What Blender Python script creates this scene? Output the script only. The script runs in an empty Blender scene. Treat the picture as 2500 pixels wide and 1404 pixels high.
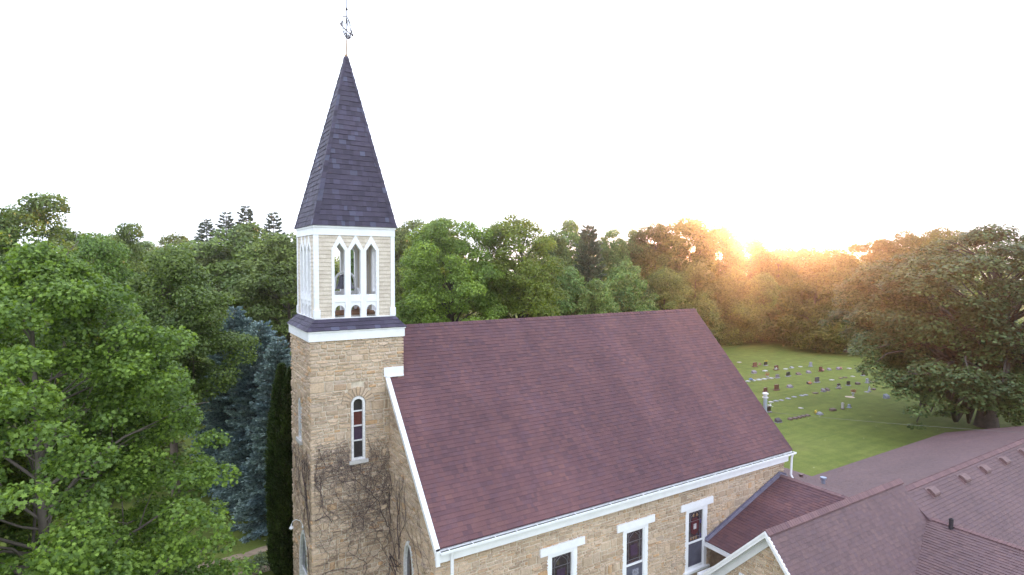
import bpy, math, random
import numpy as np
from mathutils import Vector
R = math.radians
scene = bpy.context.scene
COL = scene.collection

# ------------------------------------------------------------------ helpers
X = (1, 0, 0); Y = (0, 1, 0); Z = (0, 0, 1); nX = (-1, 0, 0); nY = (0, -1, 0)
def sub(a, b): return (a[0]-b[0], a[1]-b[1], a[2]-b[2])
def add(a, b): return (a[0]+b[0], a[1]+b[1], a[2]+b[2])
def mul(a, s): return (a[0]*s, a[1]*s, a[2]*s)
def cross(a, b): return (a[1]*b[2]-a[2]*b[1], a[2]*b[0]-a[0]*b[2], a[0]*b[1]-a[1]*b[0])
def norm(a):
    l = math.sqrt(a[0]**2+a[1]**2+a[2]**2) or 1
    return (a[0]/l, a[1]/l, a[2]/l)

def set_props(o, label=None, category=None, group=None, kind=None):
    if label: o['label'] = label
    if category: o['category'] = category
    if group: o['group'] = group
    if kind: o['kind'] = kind
    return o

def thing(name, label, category, loc=(0, 0, 0), group=None):
    o = bpy.data.objects.new(name, None)
    COL.objects.link(o); o.location = loc; o.empty_display_size = .3
    return set_props(o, label, category, group)

def place(o, parent):
    COL.objects.link(o)
    if parent is not None:
        o.parent = parent
        if parent.type == 'EMPTY': o.location = tuple(-c for c in parent.location)
    return o

class MB:
    """collects polygons and links them as one mesh object"""
    def __init__(s): s.v = []; s.f = []
    def face(s, pts):
        n = len(s.v); s.v.extend(pts); s.f.append(tuple(range(n, n+len(pts))))
    def box(s, a, b):
        x0, y0, z0 = a; x1, y1, z1 = b
        if x0 > x1: x0, x1 = x1, x0
        if y0 > y1: y0, y1 = y1, y0
        if z0 > z1: z0, z1 = z1, z0
        n = len(s.v)
        s.v += [(x0,y0,z0),(x1,y0,z0),(x1,y1,z0),(x0,y1,z0),(x0,y0,z1),(x1,y0,z1),(x1,y1,z1),(x0,y1,z1)]
        s.f += [tuple(n+i for i in q) for q in ((0,3,2,1),(4,5,6,7),(0,1,5,4),(1,2,6,5),(2,3,7,6),(3,0,4,7))]
    def hexa(s, c8):
        n = len(s.v); s.v += list(c8)
        s.f += [tuple(n+i for i in q) for q in ((0,3,2,1),(4,5,6,7),(0,1,5,4),(1,2,6,5),(2,3,7,6),(3,0,4,7))]
    def obox(s, O, U, V, N, u0, u1, v0, v1, n0, n1):
        P = lambda u, v, n: (O[0]+U[0]*u+V[0]*v+N[0]*n, O[1]+U[1]*u+V[1]*v+N[1]*n, O[2]+U[2]*u+V[2]*v+N[2]*n)
        s.hexa([P(u0,v0,n0),P(u1,v0,n0),P(u1,v1,n0),P(u0,v1,n0),P(u0,v0,n1),P(u1,v0,n1),P(u1,v1,n1),P(u0,v1,n1)])
    def prism(s, poly, ext):
        """poly: planar 3D outline, ext: extrusion vector"""
        n = len(s.v); k = len(poly)
        s.v += list(poly)+[add(p, ext) for p in poly]
        s.f.append(tuple(range(n, n+k))); s.f.append(tuple(range(n+2*k-1, n+k-1, -1)))
        for i in range(k):
            j = (i+1) % k; s.f.append((n+i, n+k+i, n+k+j, n+j))
    def band(s, outer, inner, ext):
        """solid strip between two 3D polylines with equal counts, extruded"""
        for i in range(len(outer)-1):
            a, b, c, d = outer[i], outer[i+1], inner[i+1], inner[i]
            s.hexa([a, b, c, d, add(a, ext), add(b, ext), add(c, ext), add(d, ext)])
    def tube(s, pts, rad, k=6, cap=True):
        n0 = len(s.v); m = len(pts)
        for i, p in enumerate(pts):
            a = pts[max(0, i-1)]; b = pts[min(m-1, i+1)]
            t = norm(sub(b, a)); h = (0, 0, 1) if abs(t[2]) < .9 else (1, 0, 0)
            u = norm(cross(t, h)); w = cross(t, u); r = rad[i] if hasattr(rad, '__len__') else rad
            for j in range(k):
                q = 2*math.pi*j/k; c_, s_ = math.cos(q)*r, math.sin(q)*r
                s.v.append((p[0]+u[0]*c_+w[0]*s_, p[1]+u[1]*c_+w[1]*s_, p[2]+u[2]*c_+w[2]*s_))
        for i in range(m-1):
            for j in range(k):
                a = n0+i*k+j; b = n0+i*k+(j+1) % k; s.f.append((a, b, b+k, a+k))
        if cap:
            s.f.append(tuple(n0+j for j in range(k))[::-1]); s.f.append(tuple(n0+(m-1)*k+j for j in range(k)))
    def lathe(s, c, prof, k=16):
        n0 = len(s.v); m = len(prof)
        for r, z in prof:
            for j in range(k):
                q = 2*math.pi*j/k; s.v.append((c[0]+r*math.cos(q), c[1]+r*math.sin(q), c[2]+z))
        for i in range(m-1):
            for j in range(k):
                a = n0+i*k+j; b = n0+i*k+(j+1) % k; s.f.append((a, b, b+k, a+k))
    def build(s, name, mat, parent=None, smooth=False, fix=True):
        me = bpy.data.meshes.new(name); me.from_pydata(s.v, [], s.f)
        if fix:
            import bmesh
            bm = bmesh.new(); bm.from_mesh(me); bmesh.ops.recalc_face_normals(bm, faces=bm.faces[:]); bm.to_mesh(me); bm.free()
        me.materials.append(mat)
        if smooth: me.polygons.foreach_set('use_smooth', [True]*len(me.polygons))
        me.update()
        return place(bpy.data.objects.new(name, me), parent)

def np_mesh(name, V, k, mat, fl=None):
    """V: (nfaces*k,3) separate polygons of k corners each"""
    n = len(V); nf = n//k
    me = bpy.data.meshes.new(name)
    me.vertices.add(n); me.loops.add(n); me.polygons.add(nf)
    me.vertices.foreach_set('co', V.astype(np.float32).ravel())
    me.loops.foreach_set('vertex_index', np.arange(n, dtype=np.int32))
    me.polygons.foreach_set('loop_start', np.arange(0, n, k, dtype=np.int32))
    me.polygons.foreach_set('loop_total', np.full(nf, k, dtype=np.int32))
    me.update(calc_edges=True); me.materials.append(mat)
    return me

# ------------------------------------------------------------------ materials
class Nodes:
    def __init__(s, name):
        s.m = bpy.data.materials.new(name); s.m.use_nodes = True
        s.t = s.m.node_tree; s.b = s.t.nodes['Principled BSDF']; s.out = s.t.nodes['Material Output']
    def n(s, typ, ins=None, **kw):
        q = s.t.nodes.new(typ)
        for k, v in kw.items(): setattr(q, k, v)
        for k, v in (ins or {}).items():
            if hasattr(v, 'is_output'): s.t.links.new(v, q.inputs[k])
            else: q.inputs[k].default_value = v
        return q
    def link(s, a, b): s.t.links.new(a, b)
    def ramp(s, fac, stops, interp='LINEAR'):
        q = s.n('ShaderNodeValToRGB', {'Fac': fac}); e = q.color_ramp.elements; q.color_ramp.interpolation = interp
        while len(e) < len(stops): e.new(.5)
        for i, (p, c) in enumerate(stops): e[i].position = p; e[i].color = (*c, 1) if len(c) == 3 else c
        return q.outputs[0]
    def mix(s, f, a, b, mode='MIX'):
        q = s.n('ShaderNodeMix', data_type='RGBA', blend_type=mode)
        for i, v in ((0, f), (6, a), (7, b)):
            if hasattr(v, 'is_output'): s.link(v, q.inputs[i])
            else: q.inputs[i].default_value = v if i == 0 else (*v, 1)
        return q.outputs[2]
    def noise(s, scale, detail=4, rough=.55, vec=None, dist=0):
        ins = {'Scale': scale, 'Detail': detail, 'Roughness': rough, 'Distortion': dist}
        if vec is not None: ins['Vector'] = vec
        return s.n('ShaderNodeTexNoise', ins).outputs['Fac']
    def obj(s): return s.n('ShaderNodeTexCoord').outputs['Object']
    def bump(s, h, strength, dist=.02):
        q = s.n('ShaderNodeBump', {'Height': h, 'Strength': strength, 'Distance': dist}); s.link(q.outputs[0], s.b.inputs['Normal'])

def plain(name, col, rough=.6, metal=0, var=.12, scale=6, bump=0, spec=.5):
    q = Nodes(name); c = q.obj(); f = q.noise(scale, 5, .6, c)
    lo = tuple(x*(1-var) for x in col); hi = tuple(min(1, x*(1+var)) for x in col)
    q.link(q.ramp(f, [(.3, lo), (.7, hi)]), q.b.inputs['Base Color'])
    q.b.inputs['Roughness'].default_value = rough; q.b.inputs['Metallic'].default_value = metal
    q.b.inputs['Specular IOR Level'].default_value = spec
    if bump: q.bump(q.noise(scale*6, 4, .6, c), bump, .01)
    return q.m

def pieces(name, stops, rough=.8, patch=.3, patch_scale=.35, grit=60, bump=.25, spec=.4, streak=None, interp='LINEAR'):
    """every loose piece (stone, shingle) gets a colour of its own, over broad weathering patches"""
    q = Nodes(name); c = q.obj()
    rnd = q.n('ShaderNodeNewGeometry').outputs['Random Per Island']
    col = q.ramp(rnd, stops, interp)
    p = q.noise(patch_scale, 5, .6, c)
    g = q.ramp(p, [(.32, (1-patch,)*3), (.68, (1+patch*.55,)*3)])
    col = q.mix(1, col, g, 'MULTIPLY')
    fine = q.noise(grit, 3, .7, c)
    col = q.mix(1, col, q.ramp(fine, [(.25, (.72,)*3), (.75, (1.25,)*3)]), 'MULTIPLY')
    if streak:
        mp = q.n('ShaderNodeMapping', {'Vector': c, 'Scale': streak})
        st = q.noise(1, 5, .65, mp.outputs[0])
        col = q.mix(1, col, q.ramp(st, [(.35, (.78, .76, .82)), (.62, (1.07, 1.05, 1.03))]), 'MULTIPLY')
    q.link(col, q.b.inputs['Base Color'])
    q.b.inputs['Roughness'].default_value = rough; q.b.inputs['Specular IOR Level'].default_value = spec
    if bump: q.bump(q.noise(grit*.6, 4, .65, c), bump, .02)
    return q.m

def leafmat(name, dark, light, trans, tf=.32, huevar=.05, patch=.35, rough=.5):
    q = Nodes(name); geo = q.n('ShaderNodeNewGeometry'); oi = q.n('ShaderNodeObjectInfo')
    col = q.ramp(geo.outputs['Random Per Island'], [(0, dark), (.75, light), (1, tuple(min(1, x*1.25) for x in light))])
    f = q.noise(patch, 3, .5, geo.outputs['Position'])
    col = q.mix(1, col, q.ramp(f, [(.35, (.72, .75, .8)), (.65, (1.2, 1.15, 1.0))]), 'MULTIPLY')
    hs = q.n('ShaderNodeHueSaturation', {'Color': col})
    mr = q.n('ShaderNodeMapRange', {'Value': oi.outputs['Random'], 'To Min': .5-huevar, 'To Max': .5+huevar*.4}); q.link(mr.outputs[0], hs.inputs['Hue'])
    mv = q.n('ShaderNodeMapRange', {'Value': oi.outputs['Random'], 'To Min': .8, 'To Max': 1.2}); q.link(mv.outputs[0], hs.inputs['Value'])
    q.link(hs.outputs[0], q.b.inputs['Base Color']); q.b.inputs['Roughness'].default_value = rough
    q.b.inputs['Specular IOR Level'].default_value = .35
    tr = q.n('ShaderNodeBsdfTranslucent'); tc = q.mix(1, hs.outputs[0], trans, 'MULTIPLY'); q.link(tc, tr.inputs['Color'])
    mx = q.n('ShaderNodeMixShader', {'Fac': tf}); q.link(q.b.outputs[0], mx.inputs[1]); q.link(tr.outputs[0], mx.inputs[2])
    q.link(mx.outputs[0], q.out.inputs['Surface'])
    return q.m

STONE = pieces('tan_rubble_stone', [(0,(0.392,0.294,0.212)),(.18,(0.479,0.356,0.248)),(.4,(0.534,0.402,0.285)),(.58,(0.457,0.356,0.270)),(.76,(0.577,0.443,0.326)),(.88,(0.512,0.376,0.259)),(.95,(0.512,0.324,0.181)),(.975,(0.403,0.319,0.259)),(1,(0.599,0.464,0.341))], rough=.9, patch=.22, patch_scale=.5, grit=22, bump=.55, spec=.25)
MORTAR = plain('pale_lime_mortar', (.56,.485,.385), .95, var=.25, scale=9, bump=.4, spec=.2)
SH_RED = pieces('red_brown_asphalt_shingle', [(0,(0.095,0.050,0.060)),(.3,(0.117,0.057,0.064)),(.6,(0.134,0.065,0.067)),(.85,(0.108,0.058,0.071)),(1,(0.147,0.072,0.070))], rough=.88, patch=.13, patch_scale=.5, grit=90, bump=.2, streak=(.55,.1,.1))
SH_HALL = pieces('mauve_brown_asphalt_shingle', [(0,(.092,.050,.055)),(.35,(.118,.064,.067)),(.6,(.104,.059,.069)),(1,(.132,.073,.072))], rough=.72, patch=.14, patch_scale=.4, grit=90, bump=.18, spec=.6)
SH_CAP = pieces('faded_ridge_cap_shingle', [(0,(.15,.088,.094)),(.5,(.19,.11,.112)),(1,(.135,.078,.09))], rough=.85, patch=.15, grit=80)
SH_SLATE = pieces('charcoal_violet_shingle', [(0,(0.037,0.031,0.053)),(.35,(0.049,0.040,0.068)),(.7,(0.058,0.047,0.078)),(.86,(0.068,0.058,0.098)),(.94,(0.089,0.092,0.145)),(1,(0.051,0.041,0.065))], rough=.75, patch=.18, patch_scale=.7, grit=80, bump=.2)
SHAKE = pieces('cream_cedar_shake', [(0,(.55,.475,.39)),(.5,(.60,.525,.435)),(1,(.64,.565,.47))], rough=.8, patch=.08, grit=40, bump=.15)
WHITE = plain('white_trim_paint', (.80,.80,.82), .5, var=.05, scale=3)
LINING = plain('cream_painted_boards', (.74,.69,.60), .7, var=.08, scale=4)
OLDWHITE = plain('weathered_white_paint', (.66,.65,.65), .7, var=.2, scale=14, bump=.2)
GREYSTONE = plain('grey_sill_stone', (.48,.46,.45), .9, var=.2, scale=12, bump=.3)
GUTTER_IN = plain('green_stained_gutter_bed', (.05,.06,.04), .7, var=.5, scale=5)
FLASH = plain('bluish_metal_flashing', (.2,.19,.26), .45, metal=.4, var=.2)
GALV = plain('galvanised_flue_metal', (.36,.40,.46), .4, metal=.5, var=.15)
IRON = plain('black_wrought_iron', (.02,.017,.022), .85, var=.2, spec=.2)
GOLD = plain('brass_rod', (.25,.16,.08), .45, metal=.7)
BRONZE = plain('dark_grey_bell_metal', (.10,.095,.12), .42, metal=.6, var=.25, scale=8)
TIMBER = plain('brown_belfry_timber', (.24,.13,.075), .85, var=.35, scale=9, bump=.3)
DECK = plain('lightened_belfry_floor', (.5,.45,.38), .9, var=.3, scale=8)  # floor colour lightened so the belfry interior reads brighter
DARKWOOD = plain('brown_wall_boards', (.16,.105,.07), .8, var=.3, scale=7, bump=.2)
STUCCO = plain('tan_stucco_wall', (.42,.34,.25), .9, var=.15, scale=5, bump=.2)
BLACKPIPE = plain('black_vent_pipe', (.025,.02,.025), .6)
VENTM = plain('brown_roof_vent_metal', (.15,.088,.088), .6, var=.2)
BARKVINE = plain('grey_brown_vine_bark', (.085,.06,.06), .9, var=.35, scale=20)

def glass(name, stops, scale, rough=.12, bump=.08):
    q = Nodes(name); c = q.obj()
    vo = q.n('ShaderNodeTexVoronoi', {'Vector': c, 'Scale': scale, 'Randomness': .8})
    r = q.n('ShaderNodeSeparateColor', {'Color': vo.outputs['Color']}).outputs[0]
    ed = q.n('ShaderNodeTexVoronoi', {'Vector': c, 'Scale': scale, 'Randomness': .8}, feature='DISTANCE_TO_EDGE').outputs['Distance']
    col = q.mix(q.ramp(ed, [(.03, (1,1,1)), (.06, (0,0,0))]), q.ramp(r, stops), (.02,.018,.02))
    q.link(col, q.b.inputs['Base Color']); q.b.inputs['Roughness'].default_value = rough
    q.bump(q.noise(7, 2, .5, c), bump, .02)
    return q.m
STAINED = glass('dark_stained_glass', [(0,(.03,.02,.03)),(.5,(.045,.03,.042)),(.8,(.06,.035,.035)),(.93,(.075,.06,.05)),(1,(.05,.05,.09))], 7)
CLEAR = plain('grey_storm_glass', (.10,.10,.135), .12, var=.25, scale=2.5)
LEAD = plain('lead_came', (.16,.15,.17), .5, metal=.3)
REDGL = plain('ruby_glass', (.10,.03,.035), .2, var=.3, scale=14)
AMBER = plain('amber_glass', (.32,.19,.10), .2, var=.4, scale=14)
PALEGL = plain('pale_opal_glass', (.5,.48,.5), .25, var=.2, scale=14)
BLUEGL = plain('violet_glass', (.06,.05,.16), .2, var=.3, scale=14)
WINE = plain('wine_red_glass', (.09,.022,.022), .25, var=.3, scale=6)
PURPLE = plain('deep_violet_glass', (.05,.028,.06), .25, var=.3, scale=6)
SMOKE = plain('smoky_black_glass', (.03,.025,.03), .2, var=.3, scale=6)

# ------------------------------------------------------------------ surfaces built of single pieces
def stone_wall(mb, O, U, N, z0, z1, ivals, seed, course=(.2,.38), wid=(.12,.42)):
    """random coursed rubble: short chunks of two to four rows, every stone a piece of its own"""
    rg = random.Random(seed); z = z0
    full = ivals(z0, z0+.01) or [(0, 1)]; U0 = -9; U1 = 26
    P = lambda uu, zz, dd: (O[0]+U[0]*uu+N[0]*dd, O[1]+U[1]*uu+N[1]*dd, zz)
    while z < z1-.02:
        hs = rg.uniform(*course)
        if z1-z-hs < course[0]*.7: hs = z1-z
        segs = ivals(z, z+.02)+ivals(z+hs-.02, z+hs)
        if not segs: z += hs; continue
        lo = min(q[0] for q in segs); hi = max(q[1] for q in segs); c = lo
        while c < hi-.01:
            cw = rg.uniform(.5, 1.5)
            if hi-c-cw < .35: cw = hi-c
            k = rg.choice((1, 2, 2, 3, 3)) if hs < .34 else rg.choice((2, 3, 3, 4)); w_ = [rg.uniform(.6, 1.4) for _ in range(k)]; t_ = sum(w_); zz = z
            for q in w_:
                h = hs*q/t_; zb, zt = zz, zz+h; zz += h
                for a, b in ivals(zb, zt):
                    a2, b2 = max(a, c), min(b, c+cw)
                    if b2-a2 < .02: continue
                    u = a2
                    while u < b2-.01:
                        w = rg.uniform(*wid)*(.75+.6*min(1, h/.16)*.6)
                        if b2-u-w < wid[0]*.8: w = b2-u
                        ea = abs(u-a) < 1e-6; eb = abs(u+w-b) < 1e-6
                        g = .006; J = lambda m=.013: rg.uniform(0, m)
                        l0, l1 = (u, u) if ea else (u+g+J(), u+g+J()); r0, r1 = (u+w, u+w) if eb else (u+w-g-J(), u+w-g-J())
                        tilt = rg.gauss(0, .006); bo0, bo1 = zb+g+J(.01)+max(0, tilt), zb+g+J(.01)+max(0, -tilt); to0, to1 = zt-g-J(.01), zt-g-J(.01)
                        d = rg.uniform(.014, .05); i = min(.02, h*.16)
                        base = [P(l0, bo0, 0), P(r0, bo1, 0), P(r1, to1, 0), P(l1, to0, 0)]
                        il = 0 if ea else i; ir = 0 if eb else i; mu = u+w*rg.uniform(.35, .65); D = lambda: d+rg.uniform(-.012, .012)
                        n = len(mb.v)
                        mb.v += base+[P(l0+il+J(), bo0+i+J(.008), D()), P(mu, bo0+i*.7, D()+.006), P(r0-ir-J(), bo1+i+J(.008), D()), P(r1-ir-J(), to1-i-J(.008), D()), P(mu+J(), to0-i*.7, D()+.006), P(l1+il+J(), to0-i-J(.008), D())]
                        mb.f += [(n+4,n+5,n+8,n+9),(n+5,n+6,n+7,n+8),(n,n+1,n+6,n+5,n+4),(n+1,n+2,n+7,n+6),(n+2,n+3,n+9,n+8,n+7),(n+3,n,n+4,n+9)]
                        u += w
            c += cw
        z += hs

def mortar_wall(mb, O, U, N, z0, z1, ivals, step=.09, depth=.14):
    z = z0
    while z < z1-.001:
        h = min(step, z1-z)
        for a, b in ivals(z, z+h): mb.obox((O[0], O[1], 0), U, Z, N, a, b, z, z+h, -depth, 0)
        z += h

def wall(holes, mm, sm, O, U, N, z0, z1, ivals, seed, clip=(-99, 99), **kw):
    """stones over a mortar backing; the backing may have smaller holes and stops short of the corners"""
    def miv(a, b):
        r = [(max(p, clip[0]), min(q, clip[1])) for p, q in ivals(a, b)]
        if holes:
            lo = min(p for p, q in r); hi = max(q for p, q in r); r = holes_ivals(lambda a, b: (lo, hi), holes)(a, b)
        return r
    mortar_wall(mm, O, U, N, z0, z1, miv); stone_wall(sm, O, U, N, z0, z1, ivals, seed, **kw)

def shingles(mb, O, U, V, N, v0, v1, ivals, seed, course=.15, wid=(.16,.34), t=(.008,.02)):
    """courses of overlapping shingles; ivals(v) -> list of (a, b)"""
    rg = random.Random(seed); v = v0
    P = lambda u, vv, h: (O[0]+U[0]*u+V[0]*vv+N[0]*h, O[1]+U[1]*u+V[1]*vv+N[1]*h, O[2]+U[2]*u+V[2]*vv+N[2]*h)
    while v < v1-.02:
        c = min(course, v1-v); ve = v+c
        lo = ivals(v+1e-4); hi = ivals(min(ve, v1)-1e-4)
        if len(hi) != len(lo): hi = lo
        for (a, b), (a1, b1) in zip(lo, hi):
            u = a-rg.random()*wid[0]
            dz = rg.uniform(-.006, .006)
            while u < b-.005:
                w = rg.uniform(*wid); x0 = max(u, a); x1 = min(u+w, b); u += w
                if x1-x0 < .02: continue
                h = rg.uniform(*t); y = v+dz+rg.uniform(-.004, .004)
                X0 = min(max(x0, a1), b1); X1 = max(min(x1, b1), a1)
                if x0 <= a: X0 = a1
                if x1 >= b: X1 = b1
                n = len(mb.v)
                mb.v += [P(x0, y, -.012), P(x1, y, -.012), P(x1, y, h), P(x0, y, h), P(X1, ve+.012, .002), P(X0, ve+.012, .002)]
                mb.f += [(n, n+1, n+2, n+3), (n+3, n+2, n+4, n+5)]
        v = ve
    return mb

def ridge_caps(mb, A, B, wl, drop, lift, seed, step=.17):
    """overlapping bent cap pieces from A to B; wl: half width vector list [(vec left),(vec right)]"""
    rg = random.Random(seed); L = math.dist(A, B); D = norm(sub(B, A)); k = max(1, int(L/step)); s = L/k
    for i in range(k):
        a = add(A, mul(D, i*s)); b = add(A, mul(D, (i+1)*s+.02)); h0 = lift+rg.uniform(.008, .016); h1 = lift
        for w in wl:
            n = len(mb.v); up0 = (0, 0, h0); up1 = (0, 0, h1)
            mb.v += [add(a, up0), add(b, up1), add(add(b, w), (0, 0, h1)), add(add(a, w), (0, 0, h0)), add(add(a, w), (0, 0, h0-drop)), add(add(b, w), (0, 0, h1-drop)), add(a, (0, 0, h0-drop))]
            mb.f += [(n, n+1, n+2, n+3), (n+3, n+2, n+5, n+4), (n, n+3, n+4, n+6)]

# ------------------------------------------------------------------ the church
H, HY = 1.482, 1.445
NW = 5.13; XF, XR = 1.05, 17.25
EZ, EY, X0, X1, RZ = 4.924, 5.394, .985, 17.516, 10.579
church = thing('church', 'tan stone church with red brown roof, white belfry and pointed dark spire', 'church')
slope_len = math.hypot(EY, RZ-EZ); SV = (0, EY/slope_len, (RZ-EZ)/slope_len)
tanr = (RZ-EZ)/EY

def arch_half(h, top, spring, pointed=False):
    """half width of an arched opening at height z"""
    def f(z):
        if z <= spring: return h
        if z >= top: return 0
        if pointed: return h*math.sqrt(max(0, 1-((z-spring)/(top-spring))**1.7))
        return h*math.sqrt(max(0, 1-((z-spring)/(top-spring))**2))
    return f
def minus(segs, a, b):
    r = []
    for p, q in segs:
        if b <= p or a >= q: r.append((p, q)); continue
        if a > p+.01: r.append((p, a))
        if b < q-.01: r.append((b, q))
    return r
def holes_ivals(rng_fn, holes):
    def f(z0, z1):
        segs = [rng_fn(z0, z1)] if rng_fn(z0, z1)[1] > rng_fn(z0, z1)[0]+.05 else []
        for c, zb, zt, hw in holes:
            if z1 > zb+.02 and z0 < zt-.02:
                w = hw(max(z0, zb)*.5+min(z1, zt)*.5) if callable(hw) else hw
                if w > 0: segs = minus(segs, c-w, c+w)
        return segs
    return f

# nave walls: mortar body + stones
WIN = (5.48, 8.68, 11.82)
body = MB(); I = .135
body.box((XF+I, -NW+I, 0), (XR-I, NW-I, 4.78))
for x in (XF+I, XR-I-.2): body.prism([(x, -NW+I, 4.78), (x, NW-I, 4.78), (x, 0, RZ-.5)], (.2, 0, 0))
st = MB()
wall(None, body, st, (0, -NW, 0), X, nY, 0, 4.50, holes_ivals(lambda a, b: (XF-.03, XR+.03), [(c, 1.2, 3.8, .58) for c in WIN]), 11, clip=(XF+.002, XR-.002))
gt = lambda z: EY-(z-EZ+.25)/tanr
lw = arch_half(.42, 4.2, 3.3, True)
for s in (1, -1):   # facade on both sides of the tower
    wall(None, body, st, (XF, 0, 0), (0, -s, 0), nX, 0, 9.2, holes_ivals(lambda a, b: (HY-.05, min(NW+.02, gt(b))), [(3.1, 1.6, 4.2, lw)]), 12+s, clip=(-99, NW-.004))
wall(None, body, st, (XR, 0, 0), Y, X, 0, 10.0, lambda a, b: [(-min(NW+.02, gt(b)), min(NW+.02, gt(b)))], 15, clip=(-NW+.004, NW-.004))
wall(None, body, st, (0, NW, 0), X, Y, 0, 4.50, lambda a, b: [(XF-.02, XR+.02)], 16)
nw = body.build('nave_wall', MORTAR, church, fix=False)
st.build('stonework', STONE, nw)

# nave roof
def near_iv(v):
    y = -EY+SV[1]*v
    return [((H+.03 if y > -HY-.02 else X0)-X0, X1-X0)]
rb = MB()
shingles(rb, (X0, -EY, EZ), X, SV, (0, -SV[2], SV[1]), 0, slope_len, near_iv, 21, course=.142, wid=(.09,.26), t=(.008,.016))
shingles(rb, (X0, EY, EZ), X, (0, -SV[1], SV[2]), (0, SV[2], SV[1]), 0, slope_len, near_iv, 22, course=.155, wid=(.2,.4))
for s in (-1, 1):
    e = .03
    rb.face([(X0, s*EY, EZ-e), (X1, s*EY, EZ-e), (X1, 0, RZ-e), (X0, 0, RZ-e)])
    rb.face([(X0, s*(EY-.05), EZ-.1), (X1, s*(EY-.05), EZ-.1), (X1, 0, RZ-.16), (X0, 0, RZ-.16)])
roof = rb.build('nave_roof', SH_RED, church, fix=False)
cp = MB(); ridge_caps(cp, (H, 0, RZ+.005), (X1, 0, RZ+.005), [(0, -.11, -.112), (0, .11, -.112)], .02, .012, 23, .2)
cp.build('ridge_cap', SH_RED, roof, fix=False)

# white trim: frieze, eave crown, gutter, rake boards, corner return
for s in (-1, 1):
    m = MB()
    m.box((XF-.03, s*(NW+.225), 4.47), (XR+.03, s*(NW-.02), 4.80)); m.box((XF-.04, s*(NW+.262), 4.69), (XR+.04, s*(NW+.226), 4.785))
    m.box((X0+.02, s*(EY-.01), 4.80), (X1-.02, s*(NW-.02), 4.86)); m.build('eave_frieze', WHITE, church)
    m = MB(); y0, y1 = s*(EY-.005), s*(EY+.155)
    m.box((X0+.04, y0, 4.79), (X1+.03, y1, 4.803)); m.box((X0+.04, s*(EY+.14), 4.803), (X1+.03, y1, 4.85)); m.box((X0+.04, s*(EY+.14), 4.85), (X1+.03, s*(EY+.165), 4.862))
    for x in (X0+.04, X1+.018): m.box((x, y0, 4.803), (x+.012, s*(EY+.14), 4.85))
    for i in range(22): m.box((X0+.3+i*.74, s*(EY-.0), 4.863), (X0+.32+i*.74, s*(EY+.16), 4.87))
    gut = m.build('gutter', WHITE, church)
    m = MB(); m.box((X0+.055, s*(EY-.004), 4.805), (X1+.015, s*(EY+.139), 4.815)); m.build('gutter_bed', GUTTER_IN, gut)
for s in (-1, 1):    # rakes front and rear
    for xa, xb in ((X0-.06, X0+.055), (X1-.05, X1-.012)):
        m = MB(); top = (HY+.02) if xa < 5 else 0.0
        ya = s*(EY+.03); za = EZ-tanr*.03; yb = s*top; zb = RZ-tanr*top
        for (p, q, u0, u1) in (((xa, xb, -.26, .035), (xa-.03, xb, -.06, .045)) if xa < 5 else ((xa, xb, -.26, -.13),)):
            m.hexa([(p, ya, za+u0), (q, ya, za+u0), (q, yb, zb+u0), (p, yb, zb+u0), (p, ya, za+u1), (q, ya, za+u1), (q, yb, zb+u1), (p, yb, zb+u1)])
        m.build('rake_board', WHITE, church)
    m = MB(); m.box((X0-.055, s*(EY+.045), 4.43), (X0+.06, s*(NW+.228), EZ-.06)); m.build('eave_return', WHITE, church)
for s in (-1, 1):
    m = MB(); ys = s*(HY+.062)
    m.box((.84, ys, 9.075), (H+.03, s*(HY-.01), 9.375)); m.box((.92, s*(HY+.09), 9.055), (H+.03, s*(HY+.063), 9.10))
    m.build('tower_flashing_board', WHITE, church)
def downspout(x, y, s, zb):
    m = MB(); w = .045
    m.tube([(x, s*(EY+.06), 4.80), (x, s*(EY+.05), 4.70), (x, s*(NW+.29), 4.6), (x, s*(NW+.285), 4.4), (x, s*(NW+.27), zb+.15), (x, s*(NW+.35), zb)], .05, 6)
    return m.build('downspout', WHITE, church)
downspout(1.42, -NW, -1, .1); downspout(17.42, -NW, -1, 3.72)

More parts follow.
